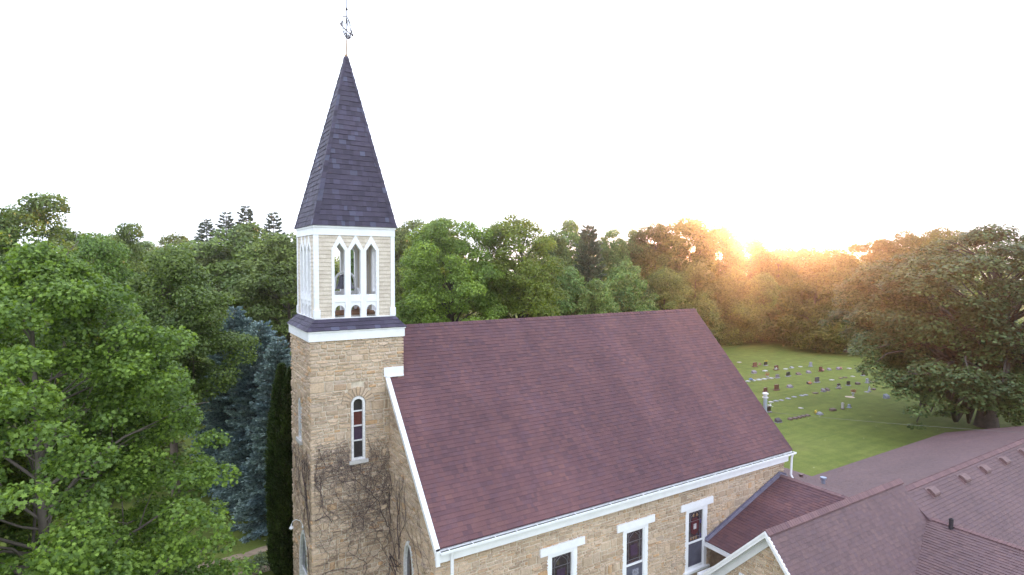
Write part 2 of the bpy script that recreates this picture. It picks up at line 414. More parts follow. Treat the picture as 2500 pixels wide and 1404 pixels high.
# nave windows
def rect_panes(c):
    return
for i, c in enumerate(WIN):
    y = -NW
    m = MB()
    w = .60; gw = .43
    m.box((c-w, y-.035, 1.24), (c-gw, y+.12, 3.60)); m.box((c+gw, y-.035, 1.24), (c+w, y+.12, 3.60)); m.box((c-gw, y-.03, 3.49), (c+gw, y+.12, 3.60))
    m.box((c-gw, y+.005, 1.24), (c+gw, y+.12, 1.34))
    for sx in (-1, 1): m.box((c+sx*(gw-.035), y-.005, 1.34), (c+sx*gw, y+.12, 3.49))
    m.box((c-gw+.035, y-.005, 3.45), (c+gw-.035, y+.12, 3.49))
    fr = m.build('window', WHITE, church)
    m = MB(); m.box((c-.89, y-.075, 3.604), (c+.89, y+.05, 3.865)); m.build('lintel', WHITE, fr)
    m = MB(); m.box((c-.70, y-.12, 1.15), (c+.70, y+.05, 1.236)); m.build('sill', WHITE, fr)
    m = MB(); m.box((c-gw+.035, y+.0, 2.24), (c+gw-.035, y+.1, 2.29)); m.build('meeting_rail', WHITE, fr)
    m = MB(); m.box((c-gw+.034, y+.055, 2.291), (c+gw-.034, y+.10, 3.451)); up = m.build('stained_glass', STAINED, fr)
    m = MB(); m.box((c-gw+.034, y+.03, 1.339), (c+gw-.034, y+.09, 2.239)); m.build('storm_pane', CLEAR, fr)
    yy = y+.05; g = gw-.035
    def quad(mm, x0, z0, x1, z1, d=.004): mm.box((x0, yy-d, z0), (x1, yy+.01, z1))
    l = MB()
    for xx in (-.27, .27): quad(l, c+xx-.008, 2.29, c+xx+.008, 3.45, .007)
    for zz in (2.42, 3.06): quad(l, c-g, zz-.008, c+g, zz+.008, .007)
    for sx in (-1, 1):
        l.tube([(c+sx*.27, yy-.003, 3.06), (c+sx*.2, yy-.003, 3.24), (c, yy-.003, 3.41)], .009, 4); l.tube([(c+sx*.36, yy-.003, 3.06), (c+sx*.3, yy-.003, 3.28), (c+sx*.1, yy-.003, 3.44)], .008, 4)
    l.build('lead_came', LEAD, fr)
    if i == 2:
        a = MB(); a.prism([(c-.2, yy-.006, 2.62), (c, yy-.006, 2.5), (c+.2, yy-.006, 2.62), (c+.2, yy-.006, 3.02), (c+.12, yy-.006, 3.16), (c-.12, yy-.006, 3.16), (c-.2, yy-.006, 3.02)], (0, .012, 0)); a.build('ruby_shield', REDGL, fr)
        a = MB(); quad(a, c-.075, 2.74, c+.075, 2.94, .012); a.build('pale_panel', PALEGL, fr)
        for xx, zz in ((-.24, 2.34), (-.1, 2.34), (.04, 2.34), (-.12, 3.22), (.07, 3.22)):
            a = MB(); quad(a, c+xx, zz, c+xx+.075, zz+.11, .006); a.build('amber_piece', AMBER, fr)
        for xx, zz in ((.28, 2.36), (.28, 2.9)):
            a = MB(); quad(a, c+xx, zz, c+xx+.085, zz+.14, .006); a.build('violet_piece', BLUEGL, fr)
    else:
        a = MB(); quad(a, c-.16, 2.55, c+.16, 2.95, .006); a.build('ruby_panel', PURPLE, fr)
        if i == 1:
            a = MB(); quad(a, c-.1, 1.68, c+.2, 2.06, .05); a.build('pale_panel', plain('painted_reflection_glass', (.22,.22,.27), .2, var=.5, scale=14), fr)  # paler patch over the storm pane: a reflection put in as colour

def arched_opening(parent, O, U, N, c, hw, zb, spring, top, panes, name='window', pointed=False, fw=.075, recess=.05):
    """white arched frame set in a wall plane; panes: list of (z, material) from bottom up"""
    f = arch_half(hw, top, spring, pointed); fi = arch_half(hw-fw, top-fw*1.2, spring, pointed)
    P = lambda u, z, d: (O[0]+U[0]*u+N[0]*d, O[1]+U[1]*u+N[1]*d, z)
    K = 12
    zo = [zb, spring]+[spring+(top-spring)*math.sin(math.pi/2*k/K) for k in range(1, K+1)]
    zi = [zb, spring]+[spring+(top-fw*1.2-spring)*math.sin(math.pi/2*k/K) for k in range(1, K+1)]
    m = MB()
    for s in (-1, 1):
        m.band([P(c+s*f(z), z, -.12) for z in zo], [P(c+s*fi(z), z, -.12) for z in zi], mul(N, .12+.025))
    m.obox((O[0], O[1], 0), U, Z, N, c-hw+fw, c+hw-fw, zb, zb+.06, -.12, .02)
    fr = m.build(name, OLDWHITE, parent)
    levels = [p[0] for p in panes]+[top-fw*1.2]
    for k, (z0, mt, nm) in enumerate(panes):
        z1 = levels[k+1]; pm = MB()
        zz = [z0+(z1-z0)*q/8 for q in range(9)]
        pts = [P(c-fi(z), z, -.06) for z in zz]+[P(c+fi(z), z, -.06) for z in zz[::-1]]
        pm.face(pts); pm.build(nm, mt, fr)
        if k: b = MB(); b.obox((O[0], O[1], 0), U, Z, N, c-fi(z0), c+fi(z0), z0-.018, z0+.018, -.10, -.02); b.build('glazing_bar', OLDWHITE, fr)
    return fr
def voussoirs(mb, O, U, N, c, hw, spring, top, out, n=9):
    P = lambda u, z, d: (O[0]+U[0]*u+N[0]*d, O[1]+U[1]*u+N[1]*d, z)
    for k in range(n):
        a0 = math.pi*k/n+.035; a1 = math.pi*(k+1)/n-.035
        pt = lambda a, e: (c+math.cos(a)*(hw+e), spring+math.sin(a)*(top-spring+e))
        q = [pt(a0, .015), pt(a0, out), pt((a0+a1)/2, out+.015), pt(a1, out), pt(a1, .015), pt((a0+a1)/2, .015)]
        mb.prism([P(u, z, -.02) for u, z in q], mul(N, .065))

# tower
tb = MB(); tb.box((-H+I, -HY+I, 0), (H-.02, HY-.02, 10.42))
ts = MB()
sw = arch_half(.235, 8.55, 8.30); fwn = arch_half(.235, 8.36, 8.1); dw = arch_half(.68, 3.98, 2.55, True)
def ringhole(base, out, zt): return lambda z: base(z)
wall([(-.02, 6.40, 8.54, sw)], tb, ts, (0, -HY, 0), X, nY, 0, 10.40, clip=(-H+.002, H), ivals= holes_ivals(lambda a, b: (-H-.035, H+.055), [(-.02, 6.33, 8.84, lambda z: .245 if z < 8.30 else .56*math.sqrt(max(0, 1-((z-8.3)/.54)**2)))]), seed=31)
wall([(-.09, 6.9, 8.36, fwn), (.2, 0, 3.98, dw)], tb, ts, (-H, 0, 0), nY, nX, 0, 10.40, clip=(-HY+.002, HY-.002), ivals= holes_ivals(lambda a, b: (-HY-.0, HY+.035), [(-.09, 6.86, 8.65, lambda z: .245 if z < 8.1 else .53*math.sqrt(max(0, 1-((z-8.1)/.55)**2))), (.2, 0, 3.98, dw)]), seed=32)
wall(None, tb, ts, (0, HY, 0), X, Y, 0, 10.40, lambda a, b: [(-H, H)], 33, clip=(-H+.004, H-.004))
wall(None, tb, ts, (H, 0, 0), Y, X, 8.9, 10.40, lambda a, b: [(-HY, HY)], 34, clip=(-HY+.004, HY-.004))
voussoirs(ts, (0, -HY, 0), X, nY, -.02, .235, 8.30, 8.53, .29, 11); voussoirs(ts, (-H, 0, 0), nY, nX, -.09, .235, 8.1, 8.34, .28, 9)
tw = tb.build('tower_wall', MORTAR, church, fix=False)
ts.build('stonework', STONE, tw)
PAN = [(6.5, SMOKE, 'smoky_pane'), (7.075, PURPLE, 'violet_pane'), (7.557, WINE, 'wine_red_pane'), (8.04, SMOKE, 'smoky_pane')]
wnd = arched_opening(church, (0, -HY, 0), X, nY, -.02, .225, 6.455, 8.30, 8.53, PAN)
m = MB(); m.box((-.33, -HY-.09, 6.34), (.29, -HY+.05, 6.452)); m.build('sill', GREYSTONE, wnd)
wnd = arched_opening(church, (-H, 0, 0), nY, nX, -.09, .225, 6.96, 8.1, 8.34, [(7.0, SMOKE, 'smoky_pane'), (7.5, WINE, 'wine_red_pane'), (7.95, SMOKE, 'smoky_pane')])
m = MB(); m.box((-H-.1, -.24, 6.84), (-H+.05, .42, 6.957)); m.build('sill', GREYSTONE, wnd)
dr = arched_opening(church, (-H, 0, 0), nY, nX, .2, .66, .3, 2.55, 3.96, [(.36, OLDWHITE, 'door_leaf'), (2.5, CLEAR, 'fanlight')], name='door', pointed=True, fw=.11)
fw_ = arched_opening(church, (XF, 0, 0), nY, nX, 3.1, .40, 1.7, 3.3, 4.16, [(1.76, SMOKE, 'smoky_pane'), (2.9, STAINED, 'stained_pane')], pointed=True, fw=.1)
m = MB(); m.box((XF-.1, -3.58, 1.58), (XF+.05, -2.62, 1.697)); m.build('sill', GREYSTONE, fw_)

# cornice and skirt roof of the tower
m = MB(); CO = .095
def ring(mm, ox, oy, ix, iy, z0, z1):
    mm.box((-ox, -oy, z0), (ox, -iy, z1)); mm.box((-ox, iy, z0), (ox, oy, z1)); mm.box((-ox, -iy, z0), (-ix, iy, z1)); mm.box((ix, -iy, z0), (ox, iy, z1))
ring(m, H+.075, HY+.075, H-.05, HY-.05, 10.383, 10.66); ring(m, H+.105, HY+.105, H-.05, HY-.05, 10.66, 10.704)
m.build('tower_cornice', WHITE, church)
BX, BY = 1.285, 1.253
def frustum(mb, hx0, hy0, z0, hx1, hy1, z1, ox, seed, course, wid, t=(.01, .024)):
    for k in range(4):
        ang = (nY, nX, Y, X)[k]
        a0, b0, a1, b1 = (hx0, hy0, hx1, hy1) if k % 2 == 0 else (hy0, hx0, hy1, hx1)
        U = cross(Z, ang); U = (-U[0], -U[1], 0)
        base = (ang[0]*b0, ang[1]*b0, z0); topc = (ox+ang[0]*b1, ang[1]*b1, z1)
        Vv = sub(topc, base); L = math.sqrt(sum(c*c for c in Vv)); V = norm(Vv)
        # keep the slope line in the plane of U: the sideways lean goes into the interval
        du = sum(Vv[i]*U[i] for i in range(3)); Vp = sub(Vv, mul(U, du)); L = math.sqrt(sum(c*c for c in Vp)); V = norm(Vp)
        N = norm(cross(U, V))
        if N[0]*ang[0]+N[1]*ang[1] < 0: N = mul(N, -1)
        iv = lambda v, a0=a0, a1=a1, L=L, du=du: [(-(a0+(a1-a0)*v/L)+du*v/L, (a0+(a1-a0)*v/L)+du*v/L)]
        shingles(mb, base, U, V, N, 0, L, iv, seed+k, course, wid, t)
m = MB(); frustum(m, H+.125, HY+.125, 10.706, BX+.0, BY+.0, 11.075, 0, 41, .15, (.16,.3))
m.box((-H-.1, -HY-.1, 10.70), (H+.1, HY+.1, 10.705)); m.build('skirt_roof', SH_SLATE, church, fix=False)

# belfry: shake walls with three lancet bays per side
ZB, ZT = 11.05, 13.75
bel = thing_part = MB(); bel.box((-BX+.02, -BY+.02, 11.0), (BX-.02, BY-.02, 11.07)); belfry = bel.build('belfry', DECK, church)
BO = [-.775, -.262, .25, .763]; SPR, APX = 13.26, 13.735
def outl(i, z, inner=False):
    """half width of bay i outline at z (from its centre)"""
    h = (BO[i+1]-BO[i])/2; e = .088 if inner else 0; ap = APX-.28 if inner else APX; sp = SPR-.04 if inner else SPR
    if z < sp: return h-e
    return max(0, (h-e)*(1-(z-sp)/(ap-sp)))
def side(nrm, hb, ha, seed):
    """nrm outward, hb distance, ha half length"""
    U = cross(nrm, Z); U = (-U[0], -U[1], 0); O = (nrm[0]*hb, nrm[1]*hb, 0)
    if nrm in (X, Y): U = mul(U, 1)
    sg = 1
    P = lambda u, z, d: (O[0]+U[0]*u+nrm[0]*d, O[1]+U[1]*u+nrm[1]*d, z)
    def iv(z):
        segs = [(-ha+.10, ha-.10)]
        for i in range(3):
            c = (BO[i]+BO[i+1])/2; w = outl(i, z)
            if w > .03: segs = minus(segs, c-w+.03, c+w-.03)
        return segs
    m = MB(); shingles(m, (O[0], O[1], 0), U, Z, nrm, ZB, ZT, iv, seed, .128, (.09,.2), (.02,.024))
    nf = len(m.f)
    # lining behind the shakes
    z = ZB
    while z < ZT-.001:
        z2 = min(ZT, z+.06)
        for a, b in iv(z+.03): m.obox((O[0], O[1], 0), U, Z, nrm, a, b, z, z2, -.07, -.013)
        z = z2
    o = m.build('shake_wall', SHAKE, belfry, fix=False); o.data.materials.append(LINING)
    for q in range(nf, len(o.data.polygons)): o.data.polygons[q].material_index = 1
    t = MB()
    for i in range(3):
        c = (BO[i]+BO[i+1])/2; h = (BO[i+1]-BO[i])/2-.001; hi = h-.088
        o = [P(c-h, ZB, .03), P(c-h, SPR, .03), P(c, APX, .03), P(c+h, SPR, .03), P(c+h, ZB, .03)]
        n = [P(c-hi, ZB, .03), P(c-hi, SPR-.04, .03), P(c, APX-.28, .03), P(c+hi, SPR-.04, .03), P(c+hi, ZB, .03)]
        t.band(o, n, mul(nrm, -.15))
    t.build('lancet_frame', WHITE, belfry)
    for i in range(3):
        r = MB()
        c = (BO[i]+BO[i+1])/2; hi = (BO[i+1]-BO[i])/2-.089
        r.obox((O[0], O[1], 0), U, Z, nrm, c-hi, c+hi, 11.64, 11.80, -.10, .012); r.obox((O[0], O[1], 0), U, Z, nrm, c-hi, c+hi, 11.575, 11.639, -.12, .024)
        K = 10; ar = [(c+hi*.93*math.cos(math.pi*k/K), 11.275+.19*math.sin(math.pi*k/K)) for k in range(K+1)]
        tp = [(c+hi-2*hi*k/K, 11.573) for k in range(K+1)]
        r.band([P(u, z, .0) for u, z in tp], [P(u, z, .0) for u, z in ar], mul(nrm, -.04))
        for s in (-1, 1): r.obox((O[0], O[1], 0), U, Z, nrm, c+s*hi*.93, c+s*hi, 11.08, 11.275, -.04, 0)
        r.build('balustrade', WHITE, belfry)
    b = MB(); b.obox((O[0], O[1], 0), U, Z, nrm, -ha-.03, ha+.03, ZB+.0, ZB+.03, -.1, .045); b.build('base_board', WHITE, belfry)
side(nY, BY-.01, BX, 51); side(nX, BX-.01, BY, 52); side(Y, BY-.01, BX, 53); side(X, BX-.01, BY, 54)
for sx in (-1, 1):
    for sy in (-1, 1):
        m = MB(); a, b = sx*(BX+.022), sy*(BY+.022)
        m.box((sx*(BX-.115), sy*(BY-.115), ZB+.03), (a, b, 13.72)); m.box((sx*(BX-.15), sy*(BY-.15), ZB+.03), (sx*(BX+.045), sy*(BY+.045), 11.34)); m.build('corner_post', WHITE, belfry)
m = MB(); ring(m, BX+.03, BY+.03, BX-.1, BY-.1, 13.722, 13.93); ring(m, BX+.055, BY+.055, BX-.1, BY-.1, 13.93, 13.99); ring(m, BX+.035, BY+.035, BX+.028, BY+.028, 13.70, 13.722)
m.build('belfry_fascia', WHITE, belfry)
m = MB(); m.box((-BX+.1, -BY+.1, 13.93), (BX-.1, BY-.1, 13.97)); m.build('belfry_ceiling', LINING, belfry)
for y in (-.45, .1, .6):
    m = MB(); m.box((-1.0, y, 11.071), (1.05, y+.16, 11.15)); m.build('floor_beam', TIMBER, belfry)
for x in (-.6, .55):
    m = MB(); m.box((x, -.95, 11.151), (x+.13, .95, 11.225)); m.build('floor_beam', TIMBER, belfry)

# spire
SA = (.10, 0, 19.774)
m = MB(); frustum(m, BX+.075, BY+.075, 13.993, .055, .055, 19.68, SA[0], 61, .172, (.10,.24), (.01,.026))
for sx in (-1, 1):
    for sy in (-1, 1):
        A = (sx*(BX+.08), sy*(BY+.08), 14.0); B = (SA[0]+sx*.06, sy*.06, 19.69)
        n = 30
        for k in range(n):
            p = add(A, mul(sub(B, A), k/n)); q = add(A, mul(sub(B, A), (k+1)/n)); w0 = .11*(1-k/n)+.05; h = .012 if k % 2 else .02
            for d in ((-sx, 0, 0), (0, -sy, 0)):
                o = (0, sy*h, 0) if d[0] else (sx*h, 0, 0)
                m.face([add(p, (sx*h, sy*h, 0)), add(q, (sx*.006, sy*.006, 0)), add(add(q, mul(d, w0)), o), add(add(p, mul(d, w0)), o)])
m.lathe((SA[0], 0, 19.6), [(.115, 0), (.10, .1), (.075, .15), (.0, .19)], 8)
m.box((-BX-.05, -BY-.05, 13.99), (BX+.05, BY+.05, 13.994))
m.build('spire', SH_SLATE, church, fix=False)
# iron cross on the spire, seen nearly edge-on
fa = R(31.8+8); D = (math.sin(fa), math.cos(fa), 0); cx0 = SA[0]
m = MB(); PT = lambda u, z: (cx0+.02+D[0]*u+.006*(z-19.7), D[1]*u, z)
m.tube([PT(0, 20.3), PT(0, 22.5)], .016, 6)
for z in (21.33, 21.86): m.lathe(PT(0, z-.05), [(0, 0), (.035, .03), (.04, .06), (.02, .1), (.0, .12)], 8)
rg = random.Random(5)
for s in (-1, 1):
    m.tube([PT(0, 20.62), PT(s*.55, 20.66)], .014, 5)
    for (a, b, c_) in ((.15, 20.9, .14), (.32, 20.72, .1), (.2, 20.5, .12), (.45, 20.66, .08), (.12, 20.45, .09)):
        pts = []
        for k in range(15):
            q = k/14*math.pi*2.6; r = c_*(1-.05*k); pts.append(PT(s*(a+r*math.cos(q)), b+r*math.sin(q)*1.15))
        m.tube(pts, .011, 5)
    m.tube([PT(0, 21.1), PT(s*.28, 20.98), PT(s*.36, 20.75), PT(s*.3, 20.5), PT(0, 20.36)], .013, 5)
# a few short scroll ends crossing the plane
Pq = (D[1], -D[0], 0)
for z in (20.42, 20.55, 20.7, 20.88, 21.0):
    for s in (-1, 1):
        o = rg.uniform(-.25, .25)
        a = PT(o, z); m.tube([a, add(a, add(mul(Pq, s*.06), (0, 0, .05))), add(a, add(mul(Pq, s*.1), (0, 0, -.02)))], .008, 4)
fin = m.build('finial_cross', IRON, church)
m = MB(); m.tube([(cx0, 0, 19.74), PT(0, 20.34)], .021, 6); m.lathe((cx0, 0, 19.76), [(.06, 0), (.05, .05), (.02, .09)], 8); m.build('finial_rod', GOLD, fin)
# metal flue behind the rear gable
m = MB(); m.tube([(17.92, -3.76, .5), (17.92, -3.76, 6.85)], .085, 12); fl = m.build('flue', GALV, church, smooth=False)
m = MB(); m.lathe((17.92, -3.76, 6.78), [(.0, 0), (.125, .0), (.125, .04), (.08, .05), (.08, .15), (.135, .165), (.135, .21), (.08, .24), (0, .26)], 14); m.build('flue_cap', plain('bright_flue_cap_metal', (.6,.58,.6), .35, metal=.2), fl)

# bell in the belfry
bell = thing('church_bell', 'dark grey bell in a white iron yoke inside the open belfry', 'bell', (0, 0, 11.37))
BC = (.0, .0, .2)
m = MB(); pf = [(.30, 11.74), (.285, 11.77), (.25, 11.83), (.215, 11.92), (.195, 12.03), (.18, 12.13), (.15, 12.2), (.09, 12.235), (.0, 12.25)]
pf = [(r*1.08, z) for r, z in pf]; m.lathe(BC, pf, 24); m.lathe(BC, [(.30, 11.74), (.26, 11.76), (.17, 12.0), (.0, 12.1)], 24); m.build('bell_body', BRONZE, bell, smooth=True)
m = MB(); ar = [(BC[0]-.34, BC[1], 11.92)]+[(BC[0]-.335*math.cos(math.pi*k/12), BC[1], 12.18+.34*math.sin(math.pi*k/12)) for k in range(13)]+[(BC[0]+.34, BC[1], 11.78), (BC[0]+.5, BC[1], 11.92)]
for a, b in zip(ar[:-1], ar[1:]):
    m.tube([a, b], .042, 6)
m.tube([(BC[0], BC[1], 12.45), (BC[0], BC[1], 12.52)], .06, 8); m.build('yoke', WHITE, bell)
m = MB()
for s in (-1, 1):
    m = MB(); m.tube([(BC[0]+s*.46, BC[1]-.36, 11.226), (BC[0]+s*.42, BC[1]-.03, 11.94), (BC[0]+s*.42, BC[1]+.03, 11.94), (BC[0]+s*.46, BC[1]+.36, 11.226)], .05, 6)
    m.build('bell_stand', WHITE, bell)
# gooseneck lamp over the tower door
lamp = thing('wall_lamp', 'small white gooseneck lamp on the tower wall above the arched door', 'lamp', (-H-.03, -.2, 4.15))
m = MB(); m.tube([(-H-.02, -.28, 4.12), (-H-.12, -.24, 4.32), (-H-.24, -.2, 4.38), (-H-.34, -.16, 4.33), (-H-.38, -.14, 4.22)], .012, 6); m.lathe((-H-.035, -.28, 4.12), [(0, -.04), (.05, -.03), (.05, .03), (0, .04)], 8); m.build('arm', WHITE, lamp)
m = MB(); m.lathe((-H-.38, -.14, 4.1), [(.075, 0), (.05, .05), (.02, .09), (.02, .12), (0, .13)], 12); m.build('lamp_shade', WHITE, lamp)
m = MB(); m.lathe((-H-.38, -.14, 4.03), [(0, 0), (.04, .03), (.03, .09)], 10); m.build('bulb', PALEGL, lamp)

# bare climbing vines
def vine(name, label, O, U, N, umin, umax, zmin, zmax, starts, seed, steps=60, dens=1.0, avoid=None):
    rg = random.Random(seed); m = MB()
    def grow(u, z, ang, r, n, lvl):
        pts = []; rad = []
        for k in range(n):
            d = .05+r*.6
            pts.append((O[0]+U[0]*u+N[0]*d, O[1]+U[1]*u+N[1]*d, z)); rad.append(r)
            ang += rg.gauss(0, .28); ang += (math.pi/2-ang)*.06*(1 if lvl < 2 else .3)
            st_ = rg.uniform(.06, .13); u2 = u+math.cos(ang)*st_; z2 = z+math.sin(ang)*st_
            if u2 < umin or u2 > umax: ang = math.pi-ang; u2 = min(max(u2, umin), umax)
            if z2 > zmax*(.86+.14*rg.random()) or z2 < zmin or (avoid and avoid(u2, z2)): break
            u, z = u2, z2; r *= .975
            if lvl < 4 and rg.random() < (.17, .11, .07, .03)[lvl]*dens: grow(u, z, ang+rg.choice((-1, 1))*rg.uniform(.4, 1.1), r*.62, int(n*.62), lvl+1)
        if len(pts) > 2: m.tube(pts, [max(.0032, x) for x in rad], 3 if lvl > 1 else 5, cap=False)
    for u, z, a, r in starts: grow(u, z, a, r*.8, steps, 0)
    o = m.build(name, BARKVINE, None, fix=False)
    return set_props(o, label, 'vine', 'bare vines climbing the church front')
vine('climbing_vine', 'bare branching vine on the sunless long face of the tower below its arched window', (0, -HY, 0), X, nY, -1.42, 1.02, .4, 7.9, [(-.9,.3,1.5,.022),(-.3,.3,1.6,.024),(.3,.3,1.5,.022),(.8,.3,1.7,.024),(-1.2,2.2,1.5,.016),(.95,4.0,1.9,.018),(.1,4.2,1.3,.014),(-.9,4.6,1.7,.014),(-1.3,5.0,1.2,.012)], 71, 62, 1.0, avoid=lambda u, z: abs(u+.02) < .26 and z > 6.4)
vine('climbing_vine', 'dense bare vine on the narrow door face of the tower', (-H, 0, 0), nY, nX, -1.3, 1.4, .4, 7.4, [(1.25,.3,1.5,.024),(1.0,.3,1.6,.022),(1.2,3.0,1.7,.018),(.9,3.6,1.7,.018),(1.3,4.2,1.8,.016),(.5,4.3,1.5,.016),(1.1,5.0,1.9,.014)], 72, 64, 1.25, avoid=lambda u, z: (abs(u-.2) < .72 and z < 3.9) or (abs(u+.09) < .3 and z > 6.8))
vine('climbing_vine', 'bare vine with a thick forked stem on the wall between tower and sloping white rake', (XF, 0, 0), nY, nX, 1.5, 4.9, .4, 6.6, [(1.9,.3,1.6,.03),(2.2,2.4,1.7,.026),(2.4,3.3,1.6,.024),(1.7,4.2,1.6,.018),(3.6,2.4,1.2,.016)], 73, 46, .9, avoid=lambda u, z: z > 8.9-(u-1.45)*1.05-.5 or (abs(u-3.1) < .46 and z < 4.3))
# ------------------------------------------------------------------ the low parish hall joined to the church
hall = thing('parish_hall', 'low parish hall with several brown shingle roofs joined to the side of the church', 'hall', (20, -8.4, 0))
def slope(mb, A, B, C2, seed, ivf=None, course=.14, wid=(.10,.22), t=(.010,.018), deck=True):
    """A,B: eave ends, C2: a point on the ridge line above A"""
    U = norm(sub(B, A)); W = sub(C2, A); du = sum(W[i]*U[i] for i in range(3)); W = sub(W, mul(U, du)); L = math.sqrt(sum(c*c for c in W)); V = norm(W); N = norm(cross(U, V))
    if N[2] < 0: N = mul(N, -1)
    len_ = math.dist(A, B)
    shingles(mb, A, U, V, N, 0, L, ivf or (lambda v: [(0, len_)]), seed, course, wid, t)
    if deck:
        q = [add(A, mul(N, -.03)), add(B, mul(N, -.03)), add(add(B, mul(V, L)), mul(N, -.03)), add(add(A, mul(V, L)), mul(N, -.03))]
        mb.prism(q, mul(N, -.08))
    return L
GY, GZ, GX0, GX1 = -8.346, 4.056, 11.406, 20.22
KL, KR = 1.045, 1.2
# gable wing with its white rakes
m = MB(); slope(m, (GX0, -5.87, GZ-KL*2.476), (GX1, -5.87, GZ-KL*2.476), (GX0, GY, GZ), 101); m.build('gable_wing_roof', SH_HALL, hall, fix=False)
m = MB(); slope(m, (GX0, -10.7, GZ-KR*2.354), (GX1, -10.7, GZ-KR*2.354), (GX0, GY, GZ), 102); gr = m.build('gable_wing_roof', SH_HALL, hall, fix=False)
m = MB(); ridge_caps(m, (GX0-.03, GY, GZ+.02), (GX1+.04, GY, GZ+.02), [(0, .15, -.12), (0, -.15, -.14)], .05, .04, 103, .13); m.build('ridge_cap', SH_CAP, hall, fix=False)
for s, k, run in ((1, KL, 2.5), (-1, KR, 2.4)):
    m = MB(); ya, yb = GY+s*run, GY; za, zb = GZ-k*run, GZ
    for x0, x1, d0, d1 in ((GX0-.045, GX0+.03, -.20, .012), (GX0-.07, GX0-.046, -.075, .02)):
        m.hexa([(x0, ya, za+d0), (x1, ya, za+d0), (x1, yb, zb+d0), (x0, yb, zb+d0), (x0, ya, za+d1), (x1, ya, za+d1), (x1, yb, zb+d1), (x0, yb, zb+d1)])
    m.build('rake_board', WHITE, hall)
    m = MB(); x0, x1 = GX0+.03, GX0+.33   # soffit and frieze board on the wall
    m.hexa([(x0, ya, za-.15), (x1, ya, za-.15), (x1, yb, zb-.15), (x0, yb, zb-.15), (x0, ya, za-.11), (x1, ya, za-.11), (x1, yb, zb-.11), (x0, yb, zb-.11)])
    x0, x1 = GX0+.29, GX0+.36
    m.hexa([(x0, ya, za-.52), (x1, ya, za-.52), (x1, yb, zb-.52), (x0, yb, zb-.52), (x0, ya, za-.152), (x1, ya, za-.152), (x1, yb, zb-.152), (x0, yb, zb-.152)])
    m.build('rake_frieze', WHITE, hall)
m = MB(); m.box((GX0-.07, GY+2.36, GZ-KL*2.5-.22), (GX0+.5, GY+2.60, GZ-KL*2.5-.03)); m.box((GX0-.05, GY+2.61, GZ-KL*2.5-.13), (GX0+1.2, GY+2.72, GZ-KL*2.5-.03)); m.build('eave_return', WHITE, hall)
gw = GX0+.36
m = MB(); m.prism([(gw+.02, GY+2.15, 0), (gw+.02, GY+2.15, GZ-KL*2.15-.2), (gw+.02, GY, GZ-.2), (gw+.02, GY-2.15, GZ-KR*2.15-.2), (gw+.02, GY-2.15, 0)], (1.2, 0, 0)); gwall = m.build('gable_wall', MORTAR, hall)
m = MB(); stone_wall(m, (gw+.02, 0, 0), nY, nX, 0, 3.75, holes_ivals(lambda a, b: (max(-GY-2.15, -GY-(GZ-.25-b)/KL), min(-GY+2.15, -GY+(GZ-.25-b)/KR)), [(7.45, .9, 2.02, .33)]), 104); m.build('stonework', STONE, gwall)
m = MB(); m.box((gw-.03, -7.78, .9), (gw+.1, -7.72, 2.02)); m.box((gw-.03, -7.18, .9), (gw+.1, -7.12, 2.02)); m.box((gw-.03, -7.72, 1.94), (gw+.1, -7.18, 2.02)); wf = m.build('window', WHITE, hall)
m = MB(); m.box((gw+.03, -7.72, .9), (gw+.06, -7.18, 1.94)); m.build('pane', SMOKE, wf)
# link roof between the nave and the wings
LX0, LX1, LXR, LZ0, LZR, LZ1 = 12.3, 24.0, 16.93, 2.2, 3.906, 1.558
m = MB(); slope(m, (LX0, -8.4, LZ0), (LX0, -NW-.05, LZ0), (LXR, -8.4, LZR), 105, course=.14); lr = m.build('link_roof', SH_RED, hall, fix=False)
m = MB()
ll = math.hypot(LX1-LXR, LZR-LZ1)
def livl(v):   # measured from the east eave; the nave corner takes a bite out of it
    x = LX1-(LX1-LXR)*v/ll
    return [((0 if x > 17.5 else 4.18), 7.4)] if x > 17.5 else [(4.18-.0, 7.4)]
slope(m, (LX1, -1.0, LZ1), (LX1, -8.4, LZ1), (LXR, -1.0, LZR), 106, livl, course=.15, deck=False)
m.build('link_roof', SH_HALL, hall, fix=False)
m = MB(); ridge_caps(m, (LXR, -8.1, LZR+.01), (LXR, -NW-.04, LZR+.01), [(-.13, 0, -.05), (.13, 0, -.05)], .03, .015, 107, .13); m.build('ridge_cap', SH_CAP, hall, fix=False)
m = MB()
for a, b in (((LX0, LZ0), (LXR, LZR)), ((LXR, LZR), (17.4, LZR-.17))):
    y0, y1 = -NW-.075, -NW-.046
    m.hexa([(a[0], y0, a[1]-.02), (b[0], y0, b[1]-.02), (b[0], y1, b[1]-.02), (a[0], y1, a[1]-.02), (a[0], y0, a[1]+.13), (b[0], y0, b[1]+.13), (b[0], y1, b[1]+.13), (a[0], y1, a[1]+.13)])
    m.hexa([(a[0], y0-.1, a[1]+.012), (b[0], y0-.1, b[1]+.012), (b[0], y0, b[1]+.012), (a[0], y0, a[1]+.012), (a[0], y0-.1, a[1]+.024), (b[0], y0-.1, b[1]+.024), (b[0], y0, b[1]+.05), (a[0], y0, a[1]+.05)])
m.build('wall_flashing', FLASH, hall)
m = MB(); m.box((LX0-.13, -7.2, 2.06), (LX0-.02, -NW-.09, 2.075)); m.box((LX0-.13, -7.2, 2.075), (LX0-.115, -NW-.09, 2.17)); m.box((LX0-.02, -7.2, 2.02), (LX0+.01, -NW-.09, 2.17)); lg = m.build('gutter', WHITE, hall)
m = MB(); m.box((LX0-.113, -7.2, 2.077), (LX0-.022, -NW-.09, 2.095)); m.build('gutter_bed', GUTTER_IN, lg)
